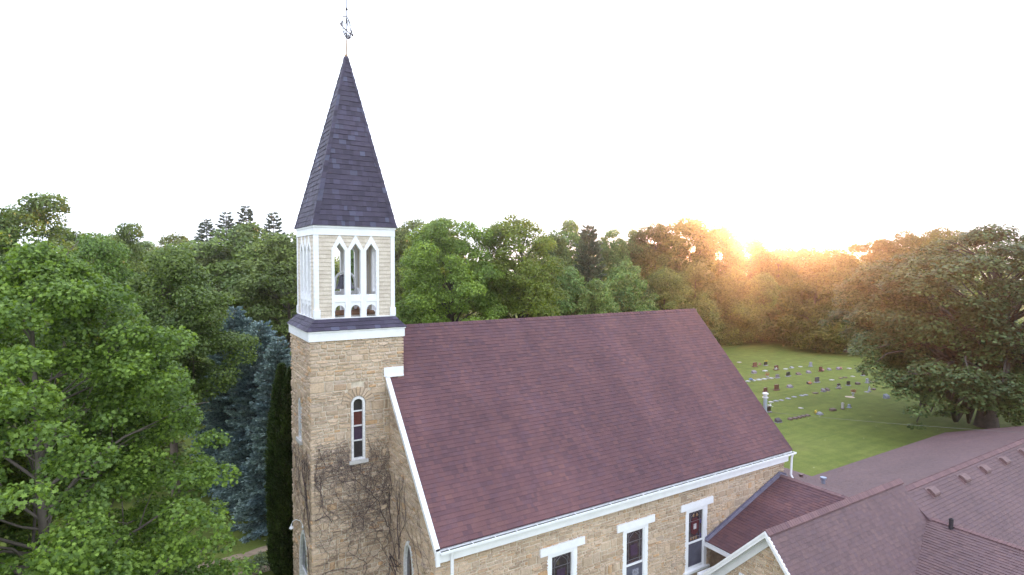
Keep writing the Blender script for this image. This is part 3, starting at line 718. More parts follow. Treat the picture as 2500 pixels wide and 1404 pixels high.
m = MB(); m.box((12.62, -8.3, 0), (12.75, -NW-.06, 2.2)); m.box((12.4, -8.3, 2.1), (12.75, -NW-.05, 2.14)); lwl = m.build('link_wall', DARKWOOD, hall)
m = MB(); m.box((12.57, -6.08, 1.0), (12.63, -6.01, 2.0)); m.box((12.57, -6.95, 1.0), (12.63, -6.88, 2.0)); m.box((12.57, -6.88, 1.93), (12.63, -6.08, 2.0)); lw_ = m.build('window', WHITE, hall)
m = MB(); m.box((12.60, -6.88, 1.0), (12.618, -6.08, 1.93)); m.build('pane', WINE, lw_)
# long main hall
HR, HZ, HX0, HX1 = -8.43, 3.676, 16.95, 39.4
m = MB(); slope(m, (HX1, -2.45, 1.56), (HX0+.5, -2.45, 1.56), (HX1, HR, HZ), 108, course=.15, deck=False)
m.face([(HX1, -2.45, 1.53), (21.5, -2.45, 1.53), (21.5, HR, HZ-.03), (HX1, HR, HZ-.03)]); m.build('hall_roof', SH_HALL, hall, fix=False)
m = MB(); slope(m, (HX0, -12.9, HZ-.78*4.47), (HX1, -12.9, HZ-.78*4.47), (HX0, HR, HZ), 109, lambda v: [(3.27, HX1-HX0)], course=.15, t=(.014,.022), deck=False); hr = m.build('hall_roof', SH_HALL, hall, fix=False)
m = MB(); ridge_caps(m, (GX1-.2, HR, HZ+.01), (HX1, HR, HZ+.01), [(0, .14, -.05), (0, -.14, -.107)], .04, .025, 110, .13); m.build('ridge_cap', SH_CAP, hall, fix=False)
m = MB()
for ya, za in ((-2.45, 1.56), (-12.9, HZ-.78*4.47)):
    m.hexa([(HX1-.02, ya, za-.2), (HX1+.04, ya, za-.2), (HX1+.04, HR, HZ-.2), (HX1-.02, HR, HZ-.2), (HX1-.02, ya, za+.02), (HX1+.04, ya, za+.02), (HX1+.04, HR, HZ+.02), (HX1-.02, HR, HZ+.02)])
m.build('rake_board', SH_CAP, hall)
m = MB(); m.box((LX1+.2, -12.4, 0), (HX1-.3, -2.9, 1.3)); m.box((17.6, -12.4, 0), (LX1-.4, -1.4, 1.35)); m.prism([(HX1-.31, -12.4, 0), (HX1-.31, -12.4, .2), (HX1-.31, HR, HZ-.15), (HX1-.31, -2.9, 1.4), (HX1-.31, -2.9, 0)], (-.2, 0, 0)); m.build('hall_wall', STUCCO, hall)
# cross wing at the right
CXR, CZR, CY0, CY1 = 20.36, 2.85, -8.9, -16.5
m = MB(); cl = math.hypot(4.36, .355*4.36); slope(m, (16.0, CY1, CZR-.355*4.36), (16.0, CY0-.3, CZR-.355*4.36), (CXR, CY1, CZR), 111, lambda v: [(0, (CZR-.355*4.36*(1-v/cl)-GZ)/KR+GY-CY1+.05)], course=.14, t=(.012,.026), deck=False); m.build('cross_wing_roof', SH_HALL, hall, fix=False)
m = MB(); slope(m, (25.0, CY0, CZR-.355*4.64), (25.0, CY1, CZR-.355*4.64), (CXR, CY0, CZR), 112); m.build('cross_wing_roof', SH_HALL, hall, fix=False)
m = MB(); ridge_caps(m, (CXR, CY1, CZR+.01), (CXR, -9.25, CZR+.01), [(-.14, 0, -.05), (.14, 0, -.05)], .05, .035, 113, .13); m.build('ridge_cap', SH_CAP, hall, fix=False)
m = MB(); m.box((16.5, CY1+.4, 0), (24.5, -9, 1.2)); m.prism([(16.5, CY1+.4, 1.2), (24.5, CY1+.4, 1.2), (CXR, CY1+.4, CZR-.12)], (0, .15, 0)); m.build('cross_wing_wall', STUCCO, hall)
m = MB(); m.hexa([(20.17, -9.6, 2.4), (20.235, -9.6, 2.4), (20.235, -8.9, 2.4), (20.17, -8.9, 2.4), (20.17, -9.6, HZ-.78*1.17+.012), (20.235, -9.6, HZ-.78*1.17+.012), (20.235, -8.9, HZ-.78*.47+.012), (20.17, -8.9, HZ-.78*.47+.012)]); m.build('valley_flashing', SH_HALL, hall)
# roof vents and pipes
for x in (21.95, 24.9, 27.07, 29.33, 31.75):
    y = HR-.42; z = HZ-.78*.42
    m = MB(); V = norm((0, 1, .78)); N = norm((0, -.78, 1)); O = (x, y, z)
    P = lambda u, v, n: (O[0]+u, O[1]+V[1]*v+N[1]*n, O[2]+V[2]*v+N[2]*n)
    a, b = .24, .17
    m.obox(O, X, V, N, -a-.08, a+.08, -b-.06, b+.08, .0, .024)
    m.prism([P(-a, q, w) for q, w in ((-b-.04, .024), (-b-.02, .10), (-b+.04, .15), (b-.06, .15), (b, .10), (b, .024))], (2*a, 0, 0))
    m.build('roof_vent', VENTM, hall)
m = MB(); m.lathe((20.15, -10.22, 2.7), [(.075, 0), (.075, .47), (.055, .47), (.055, .3), (0, .3)], 12); m.build('vent_pipe', BLACKPIPE, hall)
m = MB(); m.lathe((20.6, -5.0, 2.55), [(.085, 0), (.085, .38), (.14, .39), (.14, .46), (.0, .5)], 12); m.build('vent_pipe', plain('blue_grey_vent_metal', (.3,.34,.44), .45, metal=.3), hall)
m = MB(); m.box((20.0, -4.3, 2.85), (20.16, -4.2, 3.0)); m.box((19.95, -4.35, 3.0), (20.2, -4.15, 3.03)); m.build('roof_vent', VENTM, hall)

# overhead service cable
m = MB(); A = (18.1, -3.3, 6.05); B = (44, -22.5, 5.6); n = 40
m.tube([tuple(A[i]+(B[i]-A[i])*k/n-(0 if i < 2 else 4*.55*(k/n)*(1-k/n)) for i in range(3)) for k in range(n+1)], .0055, 5)
set_props(m.build('overhead_cable', plain('grey_cable_sheath', (.12,.12,.12), .6)), 'thin grey overhead cable sagging across the lawn above the hall roof', 'cable')
# ------------------------------------------------------------------ trees
L_MAPLE = leafmat('maple_leaf', (0.060,0.113,0.022), (0.174,0.266,0.050), (1.3,1.25,.55), .38, .03, .5)
L_ROUND = leafmat('dark_broad_leaf', (0.060,0.113,0.028), (0.150,0.226,0.050), (1.2,1.2,.5), .3, .03, .35)
L_LEAFY = leafmat('mid_green_leaf', (0.072,0.136,0.033), (0.174,0.271,0.061), (1.25,1.2,.5), .34, .03, .3)
L_DENSE = leafmat('woodland_leaf', (0.084,0.141,0.040), (0.198,0.282,0.083), (1.25,1.2,.5), .34, .04, .2)
L_BIG = leafmat('light_yellow_green_leaf', (.10,.165,.03), (.23,.32,.065), (1.3,1.2,.45), .42, .03, .25)
L_TALL = leafmat('sunlit_woodland_leaf', (.075,.12,.03), (.165,.225,.058), (1.4,1.1,.4), .45, .04, .2)
L_OAK = leafmat('oak_leaf', (.04,.072,.024), (.115,.17,.062), (1.25,1.1,.5), .3, .02, .3)
L_BLUE = leafmat('blue_spruce_needle', (.095,.145,.155), (.25,.34,.345), (1,1.1,1.1), .1, .02, .6)
L_FIR = leafmat('dark_conifer_needle', (0.025,0.046,0.028), (0.062,0.093,0.054), (1,1.1,.8), .1, .02, .3)
L_PINE = leafmat('grey_pine_needle', (.08,.12,.07), (.17,.215,.13), (1,1.1,.8), .12, .02, .3)
L_ARB = leafmat('arborvitae_spray', (0.017,0.034,0.010), (0.050,0.082,0.022), (1.1,1.2,.6), .15, .02, .8)
L_SHRUB = leafmat('grey_shrub_leaf', (0.078,0.124,0.054), (0.186,0.232,0.139), (1.1,1.1,.7), .25, .02, .8)
BARK = plain('grey_brown_bark', (.115,.09,.07), .95, var=.35, scale=3, bump=.5)
BARKM = plain('pale_grey_maple_bark', (.15,.125,.105), .95, var=.3, scale=4, bump=.4)
BARKD = plain('dark_bark', (.06,.048,.04), .95, var=.35, scale=3, bump=.5)
MAPLE_SHAPE = np.array([(0,-.5),(.16,-.32),(.42,-.30),(.30,-.06),(.5,.18),(.2,.2),(0,.55),(-.2,.2),(-.5,.18),(-.30,-.06),(-.42,-.30),(-.16,-.32)])
DIAMOND = np.array([(0,-.5),(.33,-.02),(0,.5),(-.33,.02)])
OAKS = np.array([(0,-.5),(.28,-.2),(.34,.2),(0,.5),(-.34,.2),(-.28,-.2)])
def frames(rng, nrm):
    h = rng.normal(size=nrm.shape); t = np.cross(nrm, h); t /= np.linalg.norm(t, axis=1)[:, None]+1e-9
    return t, np.cross(nrm, t)
def cards(rng, pos, nrm, size, shape, fold=.15):
    nrm = nrm/(np.linalg.norm(nrm, axis=1)[:, None]+1e-9); t, b = frames(rng, nrm); k = len(shape)
    s = size*rng.uniform(.65, 1.3, len(pos))
    V = pos[:, None, :]+(t[:, None, :]*shape[None, :, 0:1]+b[:, None, :]*shape[None, :, 1:2]-nrm[:, None, :]*(np.abs(shape[None, :, 0:1])*fold*2))*s[:, None, None]
    return V.reshape(-1, 3), k
def blades(pos, d, length, width, rng):
    d = d/(np.linalg.norm(d, axis=1)[:, None]+1e-9); h = rng.normal(size=d.shape); w = np.cross(d, h); w /= np.linalg.norm(w, axis=1)[:, None]+1e-9
    L = (length*rng.uniform(.6, 1.3, len(pos)))[:, None]; W = (width*rng.uniform(.7, 1.3, len(pos)))[:, None]
    V = np.stack([pos-w*W*.5, pos+d*L*.55-w*W*.65, pos+d*L, pos+d*L*.55+w*W*.65], 1)
    return V.reshape(-1, 3), 4
def unit(rng, n):
    v = rng.normal(size=(n, 3)); return v/np.linalg.norm(v, axis=1)[:, None]
def lobes(rng, n, H, Rad, zt, rt, rl, inner=.45, sq=(1, 1)):
    """lobe centres spread through an uneven envelope r(z/H)"""
    out = []
    ph = rng.uniform(0, 6.28, 4)
    zt = np.array(zt); rt = np.array(rt)
    zz = np.linspace(zt[0], zt[-1], 200); w = np.interp(zz, zt, rt)+.08; w = w/w.sum()
    for i in range(n):
        t = rng.choice(zz, p=w)+rng.uniform(-.01, .01); a = rng.uniform(0, 2*math.pi)
        wob = 1+.13*math.sin(2*a+ph[0]+3*t)+.10*math.sin(5*a+ph[1]-6*t)+.07*math.sin(9*a+ph[2]+11*t)
        r = Rad*np.interp(t, zt, rt)*wob; f = rng.uniform(inner, 1)**.5
        l = rl*rng.uniform(.6, 1.35)
        rr = max(0, r*f-l*.6)
        out.append((rr*math.cos(a)*sq[0], rr*math.sin(a)*sq[1], t*H, l))
    out = np.array(out); top = (out[:, 2]+out[:, 3]*.6).max(); out[:, 2] *= (H-.0)/top
    return out
def leafage(rng, lob, per, size, shape, flat=.7, up=.55, jit=.5, low=-.55, size_r=False):
    P = []; N = []
    m = lob[:, 3].mean()
    for x, y, z, r in lob:
        n = int(per*(r/m)**2); d = unit(rng, n*2); d = d[d[:, 2] > low][:n]
        f = rng.uniform(.55, 1.08, len(d))**.6
        p = d*(r*f)[:, None]; p[:, 2] *= flat
        # ragged edge
        p += rng.normal(size=p.shape)*r*.09
        P.append(p+np.array((x, y, z))); N.append(d*.6+np.array((0, 0, up))+rng.normal(size=d.shape)*jit)
    return cards(rng, np.concatenate(P), np.concatenate(N), size, shape)
def limbs(rng, mb, lob, trunk, r0, count, z0, zfrac=.55, bend=.35, r_tip=.012):
    """limbs from the trunk line to lobe centres; trunk: list of points"""
    T = np.array(trunk); idx = rng.permutation(len(lob))[:count]
    for i in idx:
        c = lob[i, :3]; dist = math.hypot(c[0], c[1]); zb = max(z0, c[2]-dist*zfrac-rng.uniform(0, .1)*c[2])
        zb = min(zb, T[-1, 2]*.97); b = np.array([np.interp(zb, T[:, 2], T[:, k]) for k in range(3)])
        L = np.linalg.norm(c-b); n = 7; pts = []
        off = rng.normal(size=3)*L*.07
        for k in range(n):
            q = k/(n-1); p = b+(c-b)*q+off*math.sin(q*math.pi); p[2] += math.sin(q*math.pi)*L*bend*.3*(1 if rng.random() < .9 else -1)
            pts.append(tuple(p+rng.normal(size=3)*L*.012))
        rb_ = r0*(.28+.35*rng.random())*(1-zb/(T[-1, 2]*1.25))
        mb.tube(pts, [max(r_tip, rb_*(1-.85*k/(n-1))) for k in range(n)], 5, cap=False)
        for q in range(2):   # twigs
            j = rng.integers(3, n); e = np.array(pts[j])+rng.normal(size=3)*lob[i, 3]*.8+np.array((0, 0, .15))
            a = np.array(pts[j-1]); mid = (a+e)/2+rng.normal(size=3)*.06
            mb.tube([tuple(a), tuple(mid), tuple(e)], [r_tip*1.6, r_tip*1.2, r_tip*.6], 4, cap=False)
def trunkline(rng, H, lean=.03, wob=.02):
    p = []; x = y = 0; a = rng.uniform(0, 6.28)
    for k in range(9):
        p.append((x, y, H*k/8)); x += math.cos(a)*lean*H/8+rng.normal()*wob*H/8; y += math.sin(a)*lean*H/8+rng.normal()*wob*H/8
    return p
def broadleaf(seed, H, Rad, n, rl, per, size, shape, lmat, zt, rt, bark=None, extra=(), thin=None, count=40, r0=None, flat=.7, inner=.35, jit=.5, up=.55, bend=.35, trunk_h=.8, low=-.55):
    rng = np.random.default_rng(seed)
    lob = lobes(rng, n, H, Rad, zt, rt, rl, inner)
    if thin is not None: lob = np.array([q for q in lob if not (thin(q) and rng.random() < .3)])
    V, k = leafage(rng, np.concatenate([lob, np.array(extra)]) if len(extra) else lob, per, size, shape, flat, up, jit, low)
    cm = np_mesh('crown', V, k, lmat)
    r0 = r0 or H*.017; tl = trunkline(rng, H*trunk_h); m = MB()
    m.tube(tl, [r0*(1.35 if k == 0 else 1-.82*k/8) for k in range(9)], 8, cap=False)
    limbs(rng, m, lob, tl, r0, count, H*.14, bend=bend)
    if len(extra): limbs(rng, m, np.array(extra), tl, r0, len(extra), H*.16, bend=.5)
    me = bpy.data.meshes.new('trunk'); me.from_pydata(m.v, [], m.f); me.materials.append(bark or BARK); me.polygons.foreach_set('use_smooth', [True]*len(me.polygons)); me.update()
    return cm, me, H, Rad
def conifer(seed, H, Rad, lmat, lev=.3, nb=12, dens=55, bl=.24, bw=.055, droop=-.18, power=.85, z0=.03):
    rng = np.random.default_rng(seed); P = []; D = []; m = MB()
    tl = [(0, 0, H*k/6) for k in range(7)]; m.tube(tl, [H*.016*(1-.93*k/6) for k in range(7)], 7, cap=False)
    z = H*z0
    while z < H*.985:
        L0 = Rad*(1-z/H)**power*(.94+.12*rng.random())+.08
        a0 = rng.uniform(0, 6.28); nn = nb if L0 > Rad*.25 else max(5, nb//2)
        for j in range(nn):
            a = a0+2*math.pi*(j+rng.uniform(-.35, .35))/nn; L = L0*rng.uniform(.7, 1.12); dr = droop*rng.uniform(.5, 1.5)+(z/H)*.55-.1
            h = np.array((math.cos(a), math.sin(a), 0.)); side_ = np.array((-h[1], h[0], 0))
            n = max(6, int(L*dens)); f = rng.uniform(.12, 1, n)**.7
            lat = rng.normal(size=n)*.17*L*(1.15-f*.75)
            p = h*(f*L)[:, None]+side_*lat[:, None]; p[:, 2] = z+f*L*dr+(f**2)*L*.16-np.abs(lat)*.25+rng.normal(size=n)*.025
            d = h*(.9)+side_*(np.sign(lat)*rng.uniform(.15, .8, n))[:, None]+rng.normal(size=(n, 3))*.22; d[:, 2] += dr+.22
            P.append(p); D.append(d)
            if L > .4: m.tube([(0, 0, z), tuple(h*L*.5+np.array((0, 0, z+L*.5*dr+.04*L))), tuple(h*L*.92+np.array((0, 0, z+L*.92*dr+.135*L)))], [.02*L**.5, .013, .005], 4, cap=False)
        z += lev*rng.uniform(.75, 1.25)*(1 if z < H*.8 else .7)
    V, k = blades(np.concatenate(P), np.concatenate(D), bl, bw, rng)
    cm = np_mesh('crown', V, k, lmat)
    me = bpy.data.meshes.new('trunk'); me.from_pydata(m.v, [], m.f); me.materials.append(BARKD); me.update()
    return cm, me, H, Rad
def columnar(seed, H, Rad):
    rng = np.random.default_rng(seed); n = 34000
    t = rng.uniform(0.01, 1, n); a = rng.uniform(0, 6.28, n)
    prof = np.interp(t, [0, .08, .35, .7, .88, .97, 1], [.72, .9, 1, .82, .5, .2, .04])
    wob = 1+.10*np.sin(5*a+9*t)+.08*np.sin(11*a-23*t)+.06*np.sin(3*a+40*t)
    r = Rad*prof*wob*rng.uniform(.72, 1.05, n)
    h = np.stack([np.cos(a), np.sin(a), 0*a], 1); p = h*r[:, None]; p[:, 2] = t*H
    d = h*.55+np.array((0, 0, .9))+rng.normal(size=p.shape)*.3
    V, k = blades(p, d, .15, .05, rng); cm = np_mesh('crown', V, k, L_ARB)
    m = MB(); m.tube([(0, 0, 0), (0, 0, H*.5), (0, 0, H*.9)], [.09, .06, .015], 7, cap=False)
    me = bpy.data.meshes.new('trunk'); me.from_pydata(m.v, [], m.f); me.materials.append(BARKD); me.update()
    return cm, me, H, Rad

Z_ROUND = ([.16,.25,.42,.62,.8,.92,1.0], [.5,.85,1.0,1.0,.86,.6,.22])
Z_TALL = ([.12,.25,.45,.65,.82,.94,1.0], [.55,.8,.95,1.0,.9,.66,.3])
Z_LOW = ([.02,.12,.35,.6,.8,.93,1.0], [.7,.95,1.0,.92,.72,.45,.15])
PROTO = {}
def protos(kind):
    if kind in PROTO: return PROTO[kind]
    p = []
    if kind == 'dense': p = [broadleaf(200+i, 17, 4.8, 150, 1.1, 210, .33, DIAMOND, L_DENSE, *Z_TALL, count=30) for i in range(3)]
    elif kind == 'tall': p = [broadleaf(210+i, 18.5, 5.2, 150, 1.15, 210, .35, DIAMOND, L_TALL, *Z_TALL, count=40, inner=.25) for i in range(3)]
    elif kind == 'low': p = [broadleaf(220+i, 12, 4.5, 115, 1.1, 210, .32, DIAMOND, L_DENSE, *Z_LOW, count=20) for i in range(3)]
    elif kind == 'round2': p = [broadleaf(230, 13.5, 6, 110, 1.2, 210, .32, DIAMOND, L_TALL, *Z_LOW, count=30)]
    elif kind == 'leafy': p = [broadleaf(240+i, 16, 4, 170, .85, 260, .22, DIAMOND, L_LEAFY, *Z_TALL, count=50) for i in range(2)]
    elif kind == 'round': p = [broadleaf(250, 13.8, 3.1, 150, .62, 330, .15, DIAMOND, L_ROUND, [.44,.5,.62,.75,.88,.96,1.0], [.5,.85,1.0,.95,.7,.4,.12], count=40, inner=.3)]
    elif kind == 'spruce': p = [conifer(260+i, 20, 5.6, L_FIR, .62, 8, 30, .5, .15, -.3, .78) for i in range(2)]
    PROTO[kind] = p
    return p
def put_tree(name, label, x, y, H, Rad, parts, seed, group=None, rot=None):
    cm, tm, H0, R0 = parts; rg = random.Random(seed)
    t = thing(name, label, 'tree', (x, y, 0), group)
    s = Rad/R0; t.scale = (s, s, H/H0); t.rotation_euler = (0, 0, rg.uniform(0, 6.28) if rot is None else rot)
    for nm, me in (('crown', cm), ('trunk', tm)):
        o = bpy.data.objects.new(nm, me); COL.objects.link(o); o.parent = t
    return t
TREES = [
('maple',-7.9,-1.9,13.3,4.65,'big bright green maple in the foreground with bare limbs showing through its leaves'),
('maple',-11.9,1.8,13.6,4.03,'second bright maple cut by the left edge of the photo'),
('round',-4.8,12.7,13.6,3.07,'dark rounded tree between the foreground maple and the blue spruces'),
('leafy',-11.4,26.1,16.9,4.07,'tall tree rising above the foreground maple at the left'),
('leafy',-14.4,24.5,16.0,3.73,'tall tree at the extreme left edge behind the maple'),
('leafy',-7.1,30.6,15.5,2.82,'small crowned tree standing in the skyline dip left of the steeple'),
('round',-8.1,17.0,14.2,2.76,'dark tree directly behind the top of the foreground maple'),
('dense',2.9,47.9,16.9,5.92,'broad pale topped tree under the distant conifer tips'),
('dense',6.0,41.3,15.6,4.92,'dark leafy tree directly left of the belfry'),
('dense',-0.8,47.9,14.5,4.24,'leafy tree above the blue spruces, left of the broad pale topped one'),
('dense',-3.2,58.8,16.0,4.33,'leafy tree behind the dark rounded tree'),
('dense',-7.5,68.5,15.3,5.23,'far leafy tree under the skyline dip at the left'),
('spruce',1.3,77.2,19.1,5.47,'leftmost dark conifer tip on the skyline left of the spire'),
('spruce',4.0,77.9,20.4,5.60,'second dark conifer tip from the left on the skyline'),
('spruce',6.3,74.1,21.1,5.47,'tallest dark conifer tip on the skyline left of the spire'),
('spruce',9.9,73.0,20.3,5.53,'dark conifer tip nearest the spire on the skyline'),
('bluespruce',-1.6,17.1,10.2,2.72,'rear blue spruce, the farthest back of the three silvery spruces'),
('bluespruce',-0.8,13.1,9.8,2.41,'middle blue spruce, pointed and silvery, between the other two'),
('bluespruce',-0.5,9.9,9.2,1.87,'front blue spruce standing closest to the stone tower'),
('arbor',-1.2,5.0,8.6,0.55,'left dark columnar arborvitae beside the tower corner'),
('arbor',-0.9,4.6,8.5,0.54,'right dark columnar arborvitae touching the tower edge'),
('big',20.1,32.5,17.2,6.56,'large light green tree right of the belfry, above the church ridge'),
('big',26.6,30.9,17.7,4.88,'airy light green tree with dark limbs showing, right of the large one'),
('dense',26.6,59.2,19.0,4.45,'far tree just right of the spire foot on the skyline'),
('dense',32.4,62.6,19.6,4.45,'far tree peeking over the large light green tree'),
('dense',22.3,54.7,17.4,3.58,'dark tree touching the right side of the belfry'),
('dense',19.9,60.9,17.4,4.64,'leafy tree seen through the belfry openings'),
('dense',51.9,55.3,19.8,4.78,'skyline tree just left of the dark pine'),
('pine',50.7,48.9,18.4,3.42,'dark grey green pine standing among the leafy trees right of centre'),
('dense',42.3,47.1,16.7,4.06,'tree in the gap between the airy tree and the dark pine'),
('dense',59.7,54.0,18.4,3.56,'skyline tree just right of the dark pine'),
('dense',65.0,54.2,18.6,3.53,'narrow skyline tree left of the tall sunlit group'),
('tall',66.7,50.8,19.6,5.19,'left tree of the tall sunlit group beside the setting sun'),
('tall',70.0,46.4,20.2,5.77,'tallest tree of the sunlit group left of the setting sun'),
('tall',76.8,45.7,19.5,4.62,'glowing tree immediately left of the setting sun'),
('tall',85.8,46.0,17.4,4.56,'low tree directly under the setting sun'),
('tall',95.7,47.0,15.9,4.66,'far tree just right of the setting sun'),
('tall',105.4,48.0,16.3,4.92,'far hazy tree in the low stretch of skyline'),
('tall',117.9,49.7,16.2,5.26,'farthest hazy tree before the skyline rises to the oak'),
('low',-11.6,19.2,7.2,4.03,'low shaded tree behind the trunk of the foreground maple'),
('low',-8.1,21.8,7.0,4.08,'low shaded tree between the foreground maple and the lawn by the spruces'),
('low',-4.8,33.9,5.6,4.88,'low shaded tree under the dark rounded tree at the left'),
('low',-2.1,48.6,5.9,5.51,'low tree deep in the wood behind the blue spruces'),
('low',-12.6,41.0,6.6,5.77,'low tree deep in the wood behind the foreground maple'),
('low',40.9,40.9,12.1,4.03,'low dark tree at the foot of the pine, left side'),
('low',42.5,37.5,10.7,3.66,'low tree above the ridge below the dark pine'),
('low',49.4,39.2,13.1,4.75,'rounded low tree above the middle of the church ridge'),
('low',58.2,40.7,12.1,4.51,'low tree below the tall sunlit group'),
('low',65.5,40.9,13.0,4.72,'low tree over the rear end of the church ridge'),
('low',73.6,40.6,12.5,4.60,'bushy tree at the lawn edge below the setting sun'),
('low',80.3,40.0,11.2,4.61,'bushy tree at the lawn edge right of the sun glow'),
('low',84.2,37.6,9.7,4.75,'shaded bushy tree at the far lawn edge left of the golden round tree'),
('round2',79.1,30.2,13.3,6.46,'golden round tree at the far end of the lawn'),
('round2',80.1,26.0,14.2,5.34,'round tree between the golden one and the oak'),
('tall',100.6,32.2,17.1,5.30,'skyline tree above the left shoulder of the oak'),
('tall',101.8,27.9,18.3,5.14,'second skyline tree behind the oak, from the left'),
('tall',103.0,23.6,18.8,4.98,'skyline tree behind the middle of the oak'),
('oak',50.5,-1.0,16.1,11.09,'huge spreading oak with drooping lower branches over the lawn at the right'),
]
GROUPS = {'dense': 'leafy trees of the wood around the churchyard', 'tall': 'tall trees along the far edge of the lawn', 'low': 'low trees at the foot of the wood', 'leafy': 'tall trees at the left', 'spruce': 'dark conifers on the skyline', 'bluespruce': 'blue spruces by the tower', 'arbor': 'columnar arborvitae by the tower', 'big': 'light green trees behind the church', 'round2': 'round trees at the far end of the lawn', 'maple': 'bright maples in the foreground', 'round': 'dark rounded trees at the left'}
NAMES = {'maple': 'maple_tree', 'round': 'broadleaf_tree', 'leafy': 'broadleaf_tree', 'dense': 'woodland_tree', 'spruce': 'conifer_tree', 'bluespruce': 'blue_spruce', 'arbor': 'arborvitae', 'big': 'broadleaf_tree', 'pine': 'pine_tree', 'tall': 'woodland_tree', 'low': 'woodland_tree', 'round2': 'broadleaf_tree', 'oak': 'oak_tree'}
cnt = {}
for i, (k, x, y, h, r, lab) in enumerate(TREES):
    c = cnt[k] = cnt.get(k, -1)+1; rot = None
    if k == 'maple':
        if c == 0: parts = broadleaf(301, h, r, 560, .48, 310, .095, MAPLE_SHAPE, L_MAPLE, [.10,.2,.33,.42,.47,.56,.73,.85,.90,.95,1.0], [.35,.6,.8,.93,1.0,.94,.80,.68,.52,.28,.06], count=90, r0=.17, bark=BARKM, thin=lambda q: 7.6 < q[2] < 10.4 and (q[0]*.13-q[1]*.99) > .8, flat=.55, inner=.2, jit=.62, up=.75, bend=.2, trunk_h=.9)
        else: parts = broadleaf(302, h, r, 240, .5, 240, .11, MAPLE_SHAPE, L_MAPLE, *Z_ROUND, count=60, r0=.2, flat=.5, inner=.3, jit=.42, up=.8)
        rot = 0
    elif k == 'bluespruce': parts = conifer(310+c, h, r*1.15, L_BLUE, .30, 13, 105, .19, .06, -.24, .62, .04)
    elif k == 'arbor': parts = columnar(320+c, h, r)
    elif k == 'pine': parts = conifer(330, h, r*1.25, L_PINE, .8, 9, 30, .6, .2, -.05, .5, .12)
    elif k == 'big': parts = broadleaf(340+c, h, r, (300, 170)[c], .95, 260, .24, DIAMOND, L_BIG, *(Z_ROUND if c == 0 else Z_TALL), count=90, r0=.36, inner=.25, bark=BARKD)
    elif k == 'oak':
        parts = broadleaf(350, h, r, 330, 1.2, 460, .23, OAKS, L_OAK, [.17,.24,.32,.42,.55,.68,.79,.89,.96,1.0], [.42,.66,.72,.94,1.0,.97,.86,.66,.35,.1], count=130, r0=.62, flat=.55, inner=.5, up=1.1, jit=.32, bark=BARKD, bend=.4, extra=[(-4.1,10.1,3.7,1.00),(-5.1,10.2,2.7,0.75),(-5.1,10.2,1.7,0.50),(-5.2,8.8,3.3,0.90),(-5.3,7.5,2.9,0.70),(-4.2,8.7,3.8,1.00),(-1.9,11.2,5.1,1.00),(-0.9,11.1,6.2,1.00),(-3.0,11.0,4.4,0.90),(-4.8,8.1,2.4,0.50),(-5.7,3.4,2.9,1.30),(-6.5,5.5,3.5,1.20),(-6.7,3.8,2.4,0.90),(-6.2,8.5,4.8,1.10),(-7.2,8.0,4.4,1.10),(-5.2,8.5,4.8,1.10),(-7.3,6.9,4.7,1.10),(-7.1,8.5,5.5,1.20),(-7.3,6.1,5.2,1.20),(-4.1,9.4,4.6,1.00),(-6.8,7.0,3.6,0.80),(-3.0,10.1,4.7,1.00),(-5.0,9.3,5.7,1.10),(-7.9,5.8,4.6,1.10),]); rot = 1.1
    else:
        pp = protos(k); parts = pp[c % len(pp)]
    put_tree(NAMES[k], lab, x, y, h, r, parts, 500+i, GROUPS.get(k), rot)
# small grey shrub by the path and undergrowth
rng = np.random.default_rng(77)
lob = np.array([(rng.normal()*.35, rng.normal()*.35, .25+rng.random()*.35, .25) for i in range(12)])
V, k = leafage(rng, lob, 160, .07, DIAMOND); o = bpy.data.objects.new('shrub', np_mesh('shrub', V, k, L_SHRUB)); COL.objects.link(o); o.location = (-2.0, 5.5, 0)
set_props(o, 'small grey green shrub at the foot of the dark columnar arborvitae beside the path', 'shrub')
def mass(name, pts, per, size, shape, mat, seed, flat=.8):
    rng = np.random.default_rng(seed); V, k = leafage(rng, np.array(pts), per, size, shape, flat); o = bpy.data.objects.new(name, np_mesh(name, V, k, mat)); COL.objects.link(o)
    return set_props(o, kind='stuff')
rg = random.Random(8); pts = []
def strip(a, b, n, w, h):
    for i in range(n):
        q = rg.random(); pts.append((a[0]+(b[0]-a[0])*q+rg.gauss(0, w), a[1]+(b[1]-a[1])*q+rg.gauss(0, w), rg.uniform(.2, h), rg.uniform(.7, 1.6)))
strip((60, 50), (88, 41), 60, 1.6, 2.6); strip((88, 41), (112, 24), 90, 1.6, 3.2); strip((112, 24), (112, 0), 60, 2, 3); strip((25, 50), (60, 48), 80, 3, 3)
strip((-14, 36), (20, 52), 110, 3, 3); strip((-20, 20), (-9, 34), 60, 2, 2.4)
u_ = mass('undergrowth', pts, 130, .34, DIAMOND, L_DENSE, 9); u_['label'] = 'dense green undergrowth along the edge of the woods'; u_['category'] = 'undergrowth'
pts = []
for i in range(330):
    az = R(rg.uniform(-14, 122)); d = rg.uniform(125, 260); hh = rg.uniform(11.5, 15.5); x, y = -5.6+math.sin(az)*d, -19.8+math.cos(az)*d
    for j in range(5):
        pts.append((x+rg.gauss(0, 2.4), y+rg.gauss(0, 2.4), hh*rg.uniform(.35, .95), rg.uniform(1.8, 3.2)))
w_ = mass('far_woods', pts, 70, .9, DIAMOND, L_DENSE, 10, .85); w_['label'] = 'distant woods forming the low skyline beyond the trees'; w_['category'] = 'woods'

# light and air
CLOUD = (6.3, 6.9, 8.2, 1); SKY = .12; SUN = 2.1; SUNC = (1.0, .46, .24); HAZE = .00055; HAZEC = (1, .9, .8, 1); ANI = .9; EXPO = 1.62
